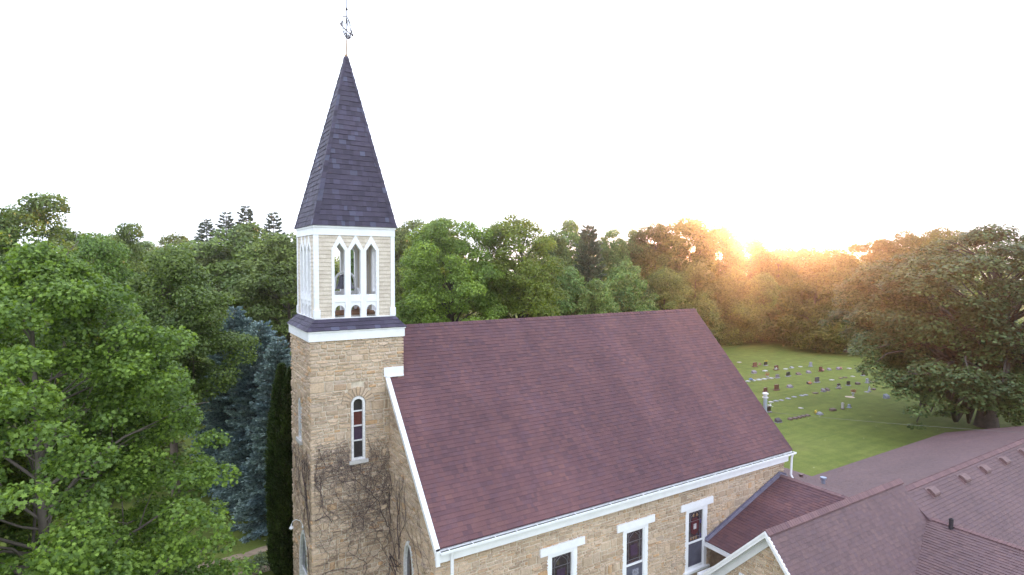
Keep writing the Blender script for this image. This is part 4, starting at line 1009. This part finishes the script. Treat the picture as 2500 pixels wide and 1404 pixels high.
# ------------------------------------------------------------------ graves
GCOL = dict(dark=(.035,.022,.024), red=(.15,.055,.048), mauve=(.22,.185,.215), grey=(.27,.27,.31), pale=(.42,.385,.375), white=(.46,.46,.48), brown=(.13,.085,.075), mauve2=(.085,.068,.08), grey2=(.25,.27,.34))
GM = {k: plain(k+'_gravestone', c, .28 if k in ('dark', 'red') else .7, var=.2, scale=14, bump=.1) for k, c in GCOL.items()}
FC = dict(yellow=(.75,.55,.05), white=(.8,.78,.76), pink=(.7,.3,.38), orange=(.75,.25,.04), blue=(.18,.3,.75), red=(.5,.05,.05), rust=(.3,.09,.05))
FM = {k: plain(k+'_petals', c, .7, var=.3, scale=30) for k, c in FC.items()}
GREEN = plain('stem_green', (.05,.09,.02), .8)
def blob(mb, c, r, n, s, seed):
    rg = random.Random(seed)
    for i in range(n):
        p = (c[0]+rg.gauss(0, r*.5), c[1]+rg.gauss(0, r*.5), c[2]+abs(rg.gauss(0, r*.6))); a = rg.uniform(0, 6.28); b = rg.uniform(-.7, .7)
        u = (math.cos(a)*s, math.sin(a)*s, b*s); w = (-math.sin(a)*s, math.cos(a)*s, rg.uniform(-.7, .7)*s)
        mb.face([sub(p, u), sub(p, w), add(p, u), add(p, w)])
def bevbox(mb, x0, x1, y0, y1, z0, z1, b=.02, slant=0.):
    """box with a chamfered top; slant lowers the front top edge"""
    zf = z1-slant
    q = [(x0,y0,z0),(x1,y0,z0),(x1,y1,z0),(x0,y1,z0),(x0,y0,zf-b),(x1,y0,zf-b),(x1,y1,z1-b),(x0,y1,z1-b),(x0+b,y0+b,zf),(x1-b,y0+b,zf),(x1-b,y1-b,z1),(x0+b,y1-b,z1)]
    n = len(mb.v); mb.v += q
    mb.f += [tuple(n+i for i in f) for f in ((3,2,1,0),(8,9,10,11),(0,1,5,4),(1,2,6,5),(2,3,7,6),(3,0,4,7),(4,5,9,8),(5,6,10,9),(6,7,11,10),(7,4,8,11))]
STONES = [
('flat',58.94,28.19,0.54,0.1,'pale','','flat pale marker alone in the grass at the far row, close to the roof edge'),
('up',57.98,25.19,0.76,0.57,'red','','dark red upright headstone on a grey base, left of the pair in the farthest row'),
('fl',59.29,25.41,0.42,0.21,'pink','','small pot of pink and cream flowers between the two farthest dark headstones'),
('up',59.93,25.04,0.66,0.49,'dark','yellow','dark headstone with a yellow bouquet on top, in the farthest row'),
('up',58.38,22.54,0.74,0.57,'red','white','polished red headstone with white flowers at its left, second row from the back'),
('flat',59.82,22.24,0.51,0.11,'white','','white flat marker just right of the red headstone with white flowers'),
('sl',61.17,22.31,0.58,0.17,'grey','','low grey slanted marker right of the white flat marker, second row from the back'),
('flat',62.87,22.25,0.35,0.12,'white','','small white flat marker lying between the low grey slant and the light grey headstone'),
('up',64.21,21.73,0.52,0.56,'grey','','light grey upright headstone on a base, right end of the second row from the back'),
('up',62.12,19.23,0.6,0.56,'red','pink','dark red headstone with pink flowers leaning on its front, third row from the back'),
('sl',63.83,19.18,0.47,0.26,'mauve','','small lilac slanted stone directly right of the headstone with pink flowers'),
('sl',59.86,19.35,0.52,0.29,'mauve','','lilac slanted stone standing alone left of the headstone with pink flowers'),
('sl',57.83,19.36,0.58,0.26,'brown','','reddish slanted stone right of the dark glossy headstone in the third row'),
('up',55.87,19.38,0.73,0.51,'dark','','dark glossy headstone with a sunlit top edge and low base, middle of the third row'),
('flat',56.49,22.73,0.63,0.15,'white','','bright white flat slab lying above the rust coloured potted plant'),
('sl',54.16,22.57,0.65,0.33,'mauve','','wide lilac slanted stone close to the church roof edge in the second row'),
('up',53.92,19.42,0.59,0.41,'mauve','','mauve upright tablet just right of the row of white slabs'),
('flat',49.3,19.85,0.39,0.17,'white','','white slab nearest the church roof in the row of white slabs'),
('flat',50.22,19.82,0.4,0.17,'white','','white slab just right of the blue flowers in the row of white slabs'),
('flat',51.1,19.76,0.52,0.18,'white','','wide middle slab of the row of white slabs'),
('flat',52.0,19.73,0.43,0.16,'white','','white slab just left of the white urn in the row of white slabs'),
('flat',53.01,19.6,0.47,0.16,'white','','white slab right of the urn, last of the row of white slabs'),
('urn',52.65,19.8,0.37,0.28,'urn','','white urn holding a rust red plant among the white slabs'),
('fl',49.83,19.82,0.3,0.17,'blue','','blue flower bunch lying between two white slabs near the roof edge'),
('up',48.09,15.64,0.68,0.59,'red','','square red granite headstone on a wide base, right of the metal flue'),
('up',46.49,15.79,0.56,0.42,'red','','red granite headstone partly behind the white cap of the metal flue'),
('sl',50.45,15.7,0.63,0.29,'mauve','','mauve slanted stone right of the square red granite headstone'),
('sl',53.95,15.71,0.56,0.27,'dark','orange','low black stone with orange flowers at its left end'),
('up',55.43,15.74,0.72,0.57,'mauve2','','large dark mauve headstone on a grey base beside the low black stone'),
('flat',58.08,15.62,0.49,0.12,'pale','','pale pink flat marker right of the large dark mauve headstone'),
('sl',51.56,12.8,0.42,0.33,'mauve','','left of two touching grey mauve slanted stones in the middle of the lawn'),
('sl',52.41,12.88,0.42,0.28,'brown','','right of two touching slanted stones, the browner one'),
('flat',50.13,12.78,0.58,0.15,'brown','','brown flat marker just left of the two touching slanted stones'),
('flat',47.93,12.83,0.38,0.12,'grey','','left of two end to end flat grey markers in the long flat row'),
('flat',48.53,12.81,0.33,0.12,'grey','','right of two end to end flat grey markers in the long flat row'),
('flat',46.78,12.89,0.37,0.11,'grey','','thin grey flat marker fifth from the flue in the long flat row'),
('flat',45.59,12.76,0.34,0.14,'grey','','thick grey flat marker fourth from the flue in the long flat row'),
('flat',44.46,12.7,0.29,0.09,'grey','','faint narrow flat marker third from the flue in the long flat row'),
('flat',43.79,12.8,0.39,0.1,'grey','','grey flat marker second from the flue in the long flat row'),
('flat',42.97,12.78,0.36,0.1,'pale','','pale flat marker nearest the metal flue in the long flat row'),
('flat',43.23,10.02,0.25,0.09,'pale','','tiny pale flat marker alone in open grass below the long flat row'),
('up',39.56,10.68,0.43,0.53,'dark','white','black headstone with a white flower spray, beside the church roof edge and flue'),
('sl',42.59,7.93,0.47,0.23,'grey','yellow','grey slanted stone with yellow flowers behind its left end, in the nearest row'),
('low',44.86,8.08,0.58,0.22,'brown','','wide brown block in the nearest row, left of the slim pillar'),
('low',38.89,8.25,0.39,0.16,'brown','','first brown block from the roof in the chain of five low blocks'),
('low',39.48,8.21,0.34,0.15,'brown','','second brown block from the roof in the chain of five low blocks'),
('low',40.04,8.19,0.35,0.15,'brown','','third brown block in the middle of the chain of five low blocks'),
('low',40.68,8.22,0.35,0.15,'brown','','fourth brown block from the roof in the chain of five low blocks'),
('low',41.25,8.2,0.35,0.14,'brown','','fifth and farthest brown block in the chain of five low blocks'),
('sl',37.34,8.32,0.54,0.34,'mauve2','','dark grey chamfered stone at the roof edge, nearest the church'),
('sl',65.22,18.79,0.61,0.3,'mauve','pink','purple grey slanted stone with a pink flower, right end of the third row'),
('flat',66.91,18.44,0.48,0.15,'pale','','faint pale flat marker near the oak branches at the far right of the third row'),
('flat',59.94,15.63,0.41,0.12,'brown','','left of two small brown flat markers in front of the oak branches'),
('flat',60.83,15.65,0.38,0.13,'brown','','right of two small brown flat markers in front of the oak branches'),
('flat',62.16,15.5,0.38,0.09,'pale','','thin pale flat marker between the brown flat pair and the oak branches'),
('up',63.86,15.18,0.7,0.48,'dark','','dark upright headstone half hidden behind the lowest far oak leaves'),
('up',54.52,12.9,0.55,0.5,'dark','white','dark glossy headstone with white and red flowers at its left, middle row'),
('up',56.74,13.1,0.44,0.47,'dark','','narrow dark headstone with a bright top, right of the one with white and red flowers'),
('low',58.18,12.89,0.53,0.25,'brown','','low brown block between the narrow dark headstone and the light grey headstone'),
('up',59.89,12.78,0.42,0.51,'grey','','light grey upright headstone below the hanging oak twigs'),
('flat',61.08,12.92,0.33,0.11,'pale','','small pale flat marker beside the light grey headstone under the oak twigs'),
('statue',55.6,10.41,0.22,0.53,'statue','','white standing figure on a small plinth in the lawn'),
('flat',55.1,10.42,0.31,0.1,'grey','','small grey flat marker at the foot of the white standing figure'),
('low',56.9,10.65,0.51,0.16,'brown','','low brown block just behind the white standing figure'),
('flat',63.76,12.67,0.74,0.12,'white','','long whitish slab under the oak, left of the red and white flower post'),
('post',65.17,12.92,0.25,0.41,'post','','slim post topped with red and white flowers under the oak'),
('low',65.53,12.79,0.6,0.14,'brown','','low dark brown block right of the red and white flower post'),
('low',67.32,12.84,0.45,0.16,'mauve','','low mauve block farthest right under the oak branches'),
('up',60.77,10.4,0.26,0.23,'grey','','small grey headstone beside the oak foliage edge'),
('sl',54.08,8.1,0.59,0.4,'grey2','','blue grey slanted stone standing alone on open grass left of the oak'),
('patch',51.51,10.15,0.86,0.14,'patch','','bare pale sandy patch of soil in the grass'),
('urn',52.46,10.35,0.16,0.24,'pot','','small dark pot with a thin plant at the corner of the sandy patch'),
('pillar',46.19,7.96,0.2,0.55,'pillar','','slim whitish stone pillar in the nearest row of graves'),
('up',47.2,7.93,0.3,0.32,'grey2','','small grey rounded tablet right of the slim pillar'),
]
GG = {'up': 'upright headstones in the cemetery', 'sl': 'slanted gravestones in the cemetery', 'flat': 'flat grave markers in the cemetery', 'low': 'low block gravestones in the cemetery', 'fl': 'flowers on the graves'}
for i, (k, x, y, w, h, c, fl, lab) in enumerate(STONES):
    rg = random.Random(900+i); mt = GM.get(c)
    nm, cat = {'up': ('headstone', 'headstone'), 'sl': ('slant_gravestone', 'gravestone'), 'flat': ('flat_grave_marker', 'grave marker'), 'low': ('low_gravestone', 'gravestone'), 'fl': ('flower_bunch', 'flowers'), 'urn': ('planted_urn', 'urn'), 'pot': ('plant_pot', 'plant pot'), 'statue': ('garden_statue', 'statue'), 'post': ('flower_post', 'flower post'), 'patch': ('soil_patch', 'soil patch'), 'pillar': ('stone_pillar', 'pillar')}[k]
    t = thing(nm, lab, cat, (x, y, 0), GG.get(k)); t.rotation_euler = (0, 0, rg.gauss(0, .06)); W = w/2
    def put(mb, name, m, smooth=False):
        o = mb.build(name, m, None, smooth); o.parent = t; return o
    if k == 'up':
        m = MB(); bevbox(m, -W, W, -.17, .17, 0, h*.17, .02); put(m, 'base', GM['grey'] if c in ('dark', 'mauve', 'mauve2') else mt)
        m = MB(); ws = W*.8; z0 = h*.17
        n = 8; kind = rg.randrange(3)
        prof = [(-ws, z0)]+[(-ws+2*ws*q/n, h-(.0 if kind == 0 else .10*h*(abs(2*q/n-1)**2) if kind == 1 else (.14*h if q in (0, n) else .03*h*abs(2*q/n-1)))) for q in range(n+1)]+[(ws, z0)]
        m.prism([(a, -.075, b) for a, b in prof], (0, .15, 0)); put(m, 'tablet', mt)
    elif k == 'sl':
        m = MB(); bevbox(m, -W, W, -.16, .14, 0, h, .025, h*.45); put(m, 'stone', mt)
        m = MB(); m.box((-W*1.08, -.2, 0), (W*1.08, .18, .035)); put(m, 'base', GM['grey'])
    elif k == 'flat':
        m = MB(); bevbox(m, -W, W, -.18, .18, 0, max(.06, h*.55), .015); put(m, 'marker', mt)
    elif k == 'low':
        m = MB(); bevbox(m, -W, W, -.15, .15, 0, h, .03, h*.2); put(m, 'block', mt)
    elif k == 'urn':
        m = MB(); m.lathe((0, 0, 0), [(.1, 0), (.1, .03), (.04, .06), (.05, .1), (.14, .2), (.16, .28), (.13, .28), (.1, .24), (0, .24)], 12); put(m, 'urn_bowl', GM['white'], True)
        m = MB(); blob(m, (0, 0, .38), .24, 90, .05, i); put(m, 'plant', FM['rust'])
    elif k == 'pot':
        m = MB(); m.lathe((0, 0, 0), [(.07, 0), (.1, .16), (.085, .16), (.07, .13), (0, .13)], 12); put(m, 'pot', GM['mauve2'])
        m = MB()
        for q in range(7): m.tube([(0, 0, .12), (rg.gauss(0, .06), rg.gauss(0, .06), .4), (rg.gauss(0, .14), rg.gauss(0, .14), .62)], [.008, .006, .003], 4)
        put(m, 'stems', GREEN)
    elif k == 'fl':
        m = MB(); blob(m, (0, 0, .08), .15, 60, .03, i); put(m, 'leaves', GREEN)
        m = MB(); blob(m, (0, 0, .12), .17, 70, .04, i+50); put(m, 'petals', FM[c if c != 'pink' else 'pink'])
    elif k == 'statue':
        m = MB(); bevbox(m, -.13, .13, -.13, .13, 0, .1, .02); put(m, 'plinth', GM['grey'])
        m = MB(); m.lathe((0, 0, .1), [(.11, 0), (.12, .03), (.085, .12), (.075, .22), (.09, .28), (.06, .33), (.03, .35), (.045, .38), (.05, .42), (.035, .46), (0, .475)], 12)
        for s in (-1, 1): m.tube([(s*.08, 0, .39), (s*.1, -.03, .3), (s*.02, -.09, .3)], [.028, .024, .018], 6)
        put(m, 'figure', GM['white'], True)
        m = MB()
        for s in (0, .12): m.tube([(.3+s, .25, 0), (.3+s, .25, .95), (.34+s, .25, 1.02), (.4+s, .25, 1.0), (.42+s, .25, .93)], .009, 5)
        so = m.build('shepherd_hook', IRON, None); so.location = (x, y, 0); set_props(so, 'thin pair of iron plant hooks standing behind the white figure', 'plant hook')
    elif k == 'post':
        m = MB(); m.tube([(0, 0, 0), (0, 0, .36)], .03, 8); put(m, 'post', GM['white'])
        m = MB(); blob(m, (0, 0, .36), .13, 70, .035, i); put(m, 'red_petals', FM['red'])
        m = MB(); blob(m, (0, 0, .3), .1, 30, .03, i+9); put(m, 'white_petals', FM['white'])
    elif k == 'pillar':
        m = MB(); bevbox(m, -.14, .14, -.14, .14, 0, .07, .015); put(m, 'base', GM['brown'])
        m = MB(); bevbox(m, -.085, .085, -.085, .085, .07, .5, .01); bevbox(m, -.1, .1, -.1, .1, .5, .56, .02); put(m, 'shaft', GM['pale'])
    elif k == 'patch':
        m = MB(); pts = [(W*math.cos(a)*(1+.15*math.sin(3*a+1)), .42*math.sin(a)*(1+.12*math.cos(4*a)), .012) for a in [2*math.pi*q/20 for q in range(20)]]
        m.face(pts); put(m, 'sand', plain('pale_sand', (.52,.42,.34), .95, var=.2, scale=10)); t['kind'] = 'structure'
    if fl:
        side_x = {'yellow': .2*W if k == 'up' else -W*.6, 'white': -W*.9 if k == 'up' and i != 41 else W*.7, 'pink': W*.3, 'orange': -W*.8}[fl]
        top = h*1.0 if fl == 'yellow' and k == 'up' else .12
        if i == 41: top = h*.9
        fx, fy, fz = side_x, (-.18 if top < .2 else 0), top
        if fl == 'yellow' and k == 'sl': fy = .25
        m = MB(); blob(m, (0, 0, 0), .17, 80, .035, 1200+i)
        q = thing('flower_spray', {3: 'yellow bouquet on top of a dark headstone in the farthest row', 4: 'white flowers at the left of the polished red headstone', 9: 'pink flowers leaning on the dark red headstone of the third row', 27: 'orange flowers at the left end of the low black stone', 41: 'white flower spray arching over the black headstone by the roof edge', 42: 'yellow flowers behind the grey slanted stone in the nearest row', 50: 'pink flower lying on the purple grey slanted stone', 56: 'white and red flowers beside a dark glossy headstone'}[i], 'flowers', (x+fx, y+fy, fz), GG['fl'])
        o = m.build('petals', FM[fl], None); o.parent = q
        m = MB(); blob(m, (0, 0, -.05), .15, 40, .03, 1300+i); o = m.build('leaves', GREEN if i != 56 else FM['red'], None); o.parent = q

# ------------------------------------------------------------------ ground
def lawn():
    q = Nodes('mown_lawn'); c = q.obj()
    a = q.noise(.05, 4, .6, c); b = q.noise(.9, 5, .7, c); f = q.noise(14, 4, .7, c)
    mp = q.n('ShaderNodeMapping', {'Vector': c, 'Rotation': (0, 0, R(8)), 'Scale': (.12, 1.3, 1)}); st = q.noise(1, 4, .6, mp.outputs[0])
    col = q.ramp(a, [(.3, (.105,.128,.028)), (.5, (.125,.158,.033)), (.72, (.15,.172,.046))])
    col = q.mix(1, col, q.ramp(b, [(.28, (.72,.76,.75)), (.72, (1.25,1.2,1.2))]), 'MULTIPLY')
    col = q.mix(1, col, q.ramp(st, [(.3, (.84,.86,.85)), (.7, (1.14,1.12,1.1))]), 'MULTIPLY')
    col = q.mix(1, col, q.ramp(f, [(.25, (.7,.74,.7)), (.75, (1.28,1.24,1.25))]), 'MULTIPLY')
    dry = q.noise(.16, 3, .5, c); col = q.mix(q.ramp(dry, [(.62, (0,0,0)), (.78, (.55,.55,.55))]), col, (.22,.185,.075))
    vo = q.n('ShaderNodeTexVoronoi', {'Vector': c, 'Scale': 1.1}); sp = q.ramp(vo.outputs['Distance'], [(.035, (1,1,1)), (.06, (0,0,0))])
    col = q.mix(sp, col, (.42,.42,.30))
    q.link(col, q.b.inputs['Base Color']); q.b.inputs['Roughness'].default_value = .9; q.b.inputs['Specular IOR Level'].default_value = .2
    q.bump(q.noise(9, 5, .75, c), .5, .06)
    return q.m
m = MB(); n = 24; E_ = 560
cx_, cy_ = 50, 40
for i in range(n):
    for j in range(n):
        xs = [cx_-E_+2*E_*k/n for k in (i, i+1)]; ys = [cy_-E_+2*E_*k/n for k in (j, j+1)]
        m.face([(xs[0], ys[0], 0), (xs[1], ys[0], 0), (xs[1], ys[1], 0), (xs[0], ys[1], 0)])
g_ = m.build('ground', lawn(), None, fix=False); set_props(g_, kind='structure')
# two worn wheel tracks
DIRT = plain('pale_worn_dirt', (.27,.2,.14), .95, var=.35, scale=3, bump=.3)
rg = random.Random(4)
for nm, pl_ in (('dirt_path', [(-14, 5.2), (-8, 6.2), (-5.5, 6.9), (-4.0, 7.35), (-2.4, 7.4), (0, 7.9), (3, 9.5)]), ('dirt_path', [(-14, 3.6), (-8, 4.4), (-5.5, 5.2), (-4, 5.6), (-2.6, 5.75), (-.5, 5.9), (3, 7.6)])):
    m = MB(); dense_ = []
    for a, b in zip(pl_[:-1], pl_[1:]):
        for k in range(8): dense_.append((a[0]+(b[0]-a[0])*k/8, a[1]+(b[1]-a[1])*k/8))
    rows = [((p[0], p[1]-.22-rg.random()*.12, .004), (p[0], p[1]+.22+rg.random()*.12, .004)) for p in dense_]
    for (a, b), (c, d) in zip(rows[:-1], rows[1:]): m.face([a, c, d, b])
    set_props(m.build(nm, DIRT, None, fix=False), kind='structure')

# ------------------------------------------------------------------ sky, sun, haze, camera
SUN_AZ, SUN_EL = 53.4, 3.4
sv = Vector((math.sin(R(SUN_AZ))*math.cos(R(SUN_EL)), math.cos(R(SUN_AZ))*math.cos(R(SUN_EL)), math.sin(R(SUN_EL))))
world = bpy.data.worlds.new('World'); scene.world = world; world.use_nodes = True
wt = world.node_tree; bg = wt.nodes['Background']
sky = wt.nodes.new('ShaderNodeTexSky'); sky.sky_type = 'NISHITA'; sky.sun_disc = False; sky.sun_elevation = R(SUN_EL); sky.sun_rotation = R(SUN_AZ); sky.air_density = 1.0; sky.dust_density = 1.0; sky.ozone_density = 1.0
tc = wt.nodes.new('ShaderNodeTexCoord'); mp = wt.nodes.new('ShaderNodeMapping'); mp.inputs['Scale'].default_value = (1.2, 1.2, 7); wt.links.new(tc.outputs['Generated'], mp.inputs['Vector'])
nz = wt.nodes.new('ShaderNodeTexNoise'); nz.inputs['Scale'].default_value = 1.6; nz.inputs['Detail'].default_value = 6; wt.links.new(mp.outputs[0], nz.inputs['Vector'])
rp = wt.nodes.new('ShaderNodeValToRGB'); rp.color_ramp.elements[0].position = .3; rp.color_ramp.elements[0].color = (.84,)*3+(1,); rp.color_ramp.elements[1].position = .7; rp.color_ramp.elements[1].color = (.98,)*3+(1,); wt.links.new(nz.outputs['Fac'], rp.inputs['Fac'])
mx = wt.nodes.new('ShaderNodeMix'); mx.data_type = 'RGBA'; wt.links.new(rp.outputs[0], mx.inputs[0]); wt.links.new(sky.outputs[0], mx.inputs[6]); mx.inputs[7].default_value = CLOUD
wt.links.new(mx.outputs[2], bg.inputs['Color']); bg.inputs['Strength'].default_value = SKY
sl = bpy.data.lights.new('sun', 'SUN'); sl.energy = SUN; sl.angle = R(.5); sl.color = SUNC
so = bpy.data.objects.new('sun', sl); COL.objects.link(so); so.rotation_euler = (-sv).to_track_quat('-Z', 'Y').to_euler(); so.location = (60, 60, 60)
if HAZE:
    m = MB(); m.box((cx_-E_-3, cy_-E_-3, -1), (cx_+E_+3, cy_+E_+3, 24)); hz = m.build('haze', plain('haze_air', (.5,)*3), None)
    hm = hz.data.materials[0]; ht = hm.node_tree; ht.nodes.clear(); oo = ht.nodes.new('ShaderNodeOutputMaterial'); vv = ht.nodes.new('ShaderNodeVolumePrincipled')
    vv.inputs['Color'].default_value = HAZEC; vv.inputs['Density'].default_value = HAZE; vv.inputs['Anisotropy'].default_value = ANI; ht.links.new(vv.outputs[0], oo.inputs['Volume'])
    set_props(hz, kind='stuff'); hz['label'] = 'warm evening haze over the churchyard'; hz['category'] = 'haze'; hz.display_type = 'WIRE'
cam = bpy.data.cameras.new('camera'); co = bpy.data.objects.new('camera', cam); COL.objects.link(co)
cam.sensor_width = 36; cam.lens = 36*1415.02/2500; cam.clip_end = 3000; cam.clip_start = .1
from mathutils import Matrix
Rv, Uv, Fv = Vector((.8501, -.5266, .0047)), None, None
yw, pt, rl = R(31.783), R(2.494), R(-.269)
rt = Vector((math.cos(yw), -math.sin(yw), 0)); f0 = Vector((math.sin(yw), math.cos(yw), 0)); u0 = Vector((0, 0, 1))
fw = f0*math.cos(pt)-u0*math.sin(pt); up = u0*math.cos(pt)+f0*math.sin(pt)
rt2 = rt*math.cos(rl)-up*math.sin(rl); up2 = up*math.cos(rl)+rt*math.sin(rl)
co.matrix_world = Matrix(((rt2.x, up2.x, -fw.x, -5.573), (rt2.y, up2.y, -fw.y, -19.829), (rt2.z, up2.z, -fw.z, 12.868), (0, 0, 0, 1)))
scene.camera = co
scene.view_settings.view_transform = 'Standard'; scene.view_settings.look = 'None'; scene.view_settings.exposure = EXPO; scene.view_settings.gamma = 1
scene.render.engine = 'CYCLES'
cy = scene.cycles; cy.use_denoising = True; cy.max_bounces = 10; cy.diffuse_bounces = 5; cy.glossy_bounces = 3; cy.transmission_bounces = 4; cy.volume_bounces = 1; cy.caustics_reflective = False; cy.caustics_refractive = False; cy.sample_clamp_indirect = 6
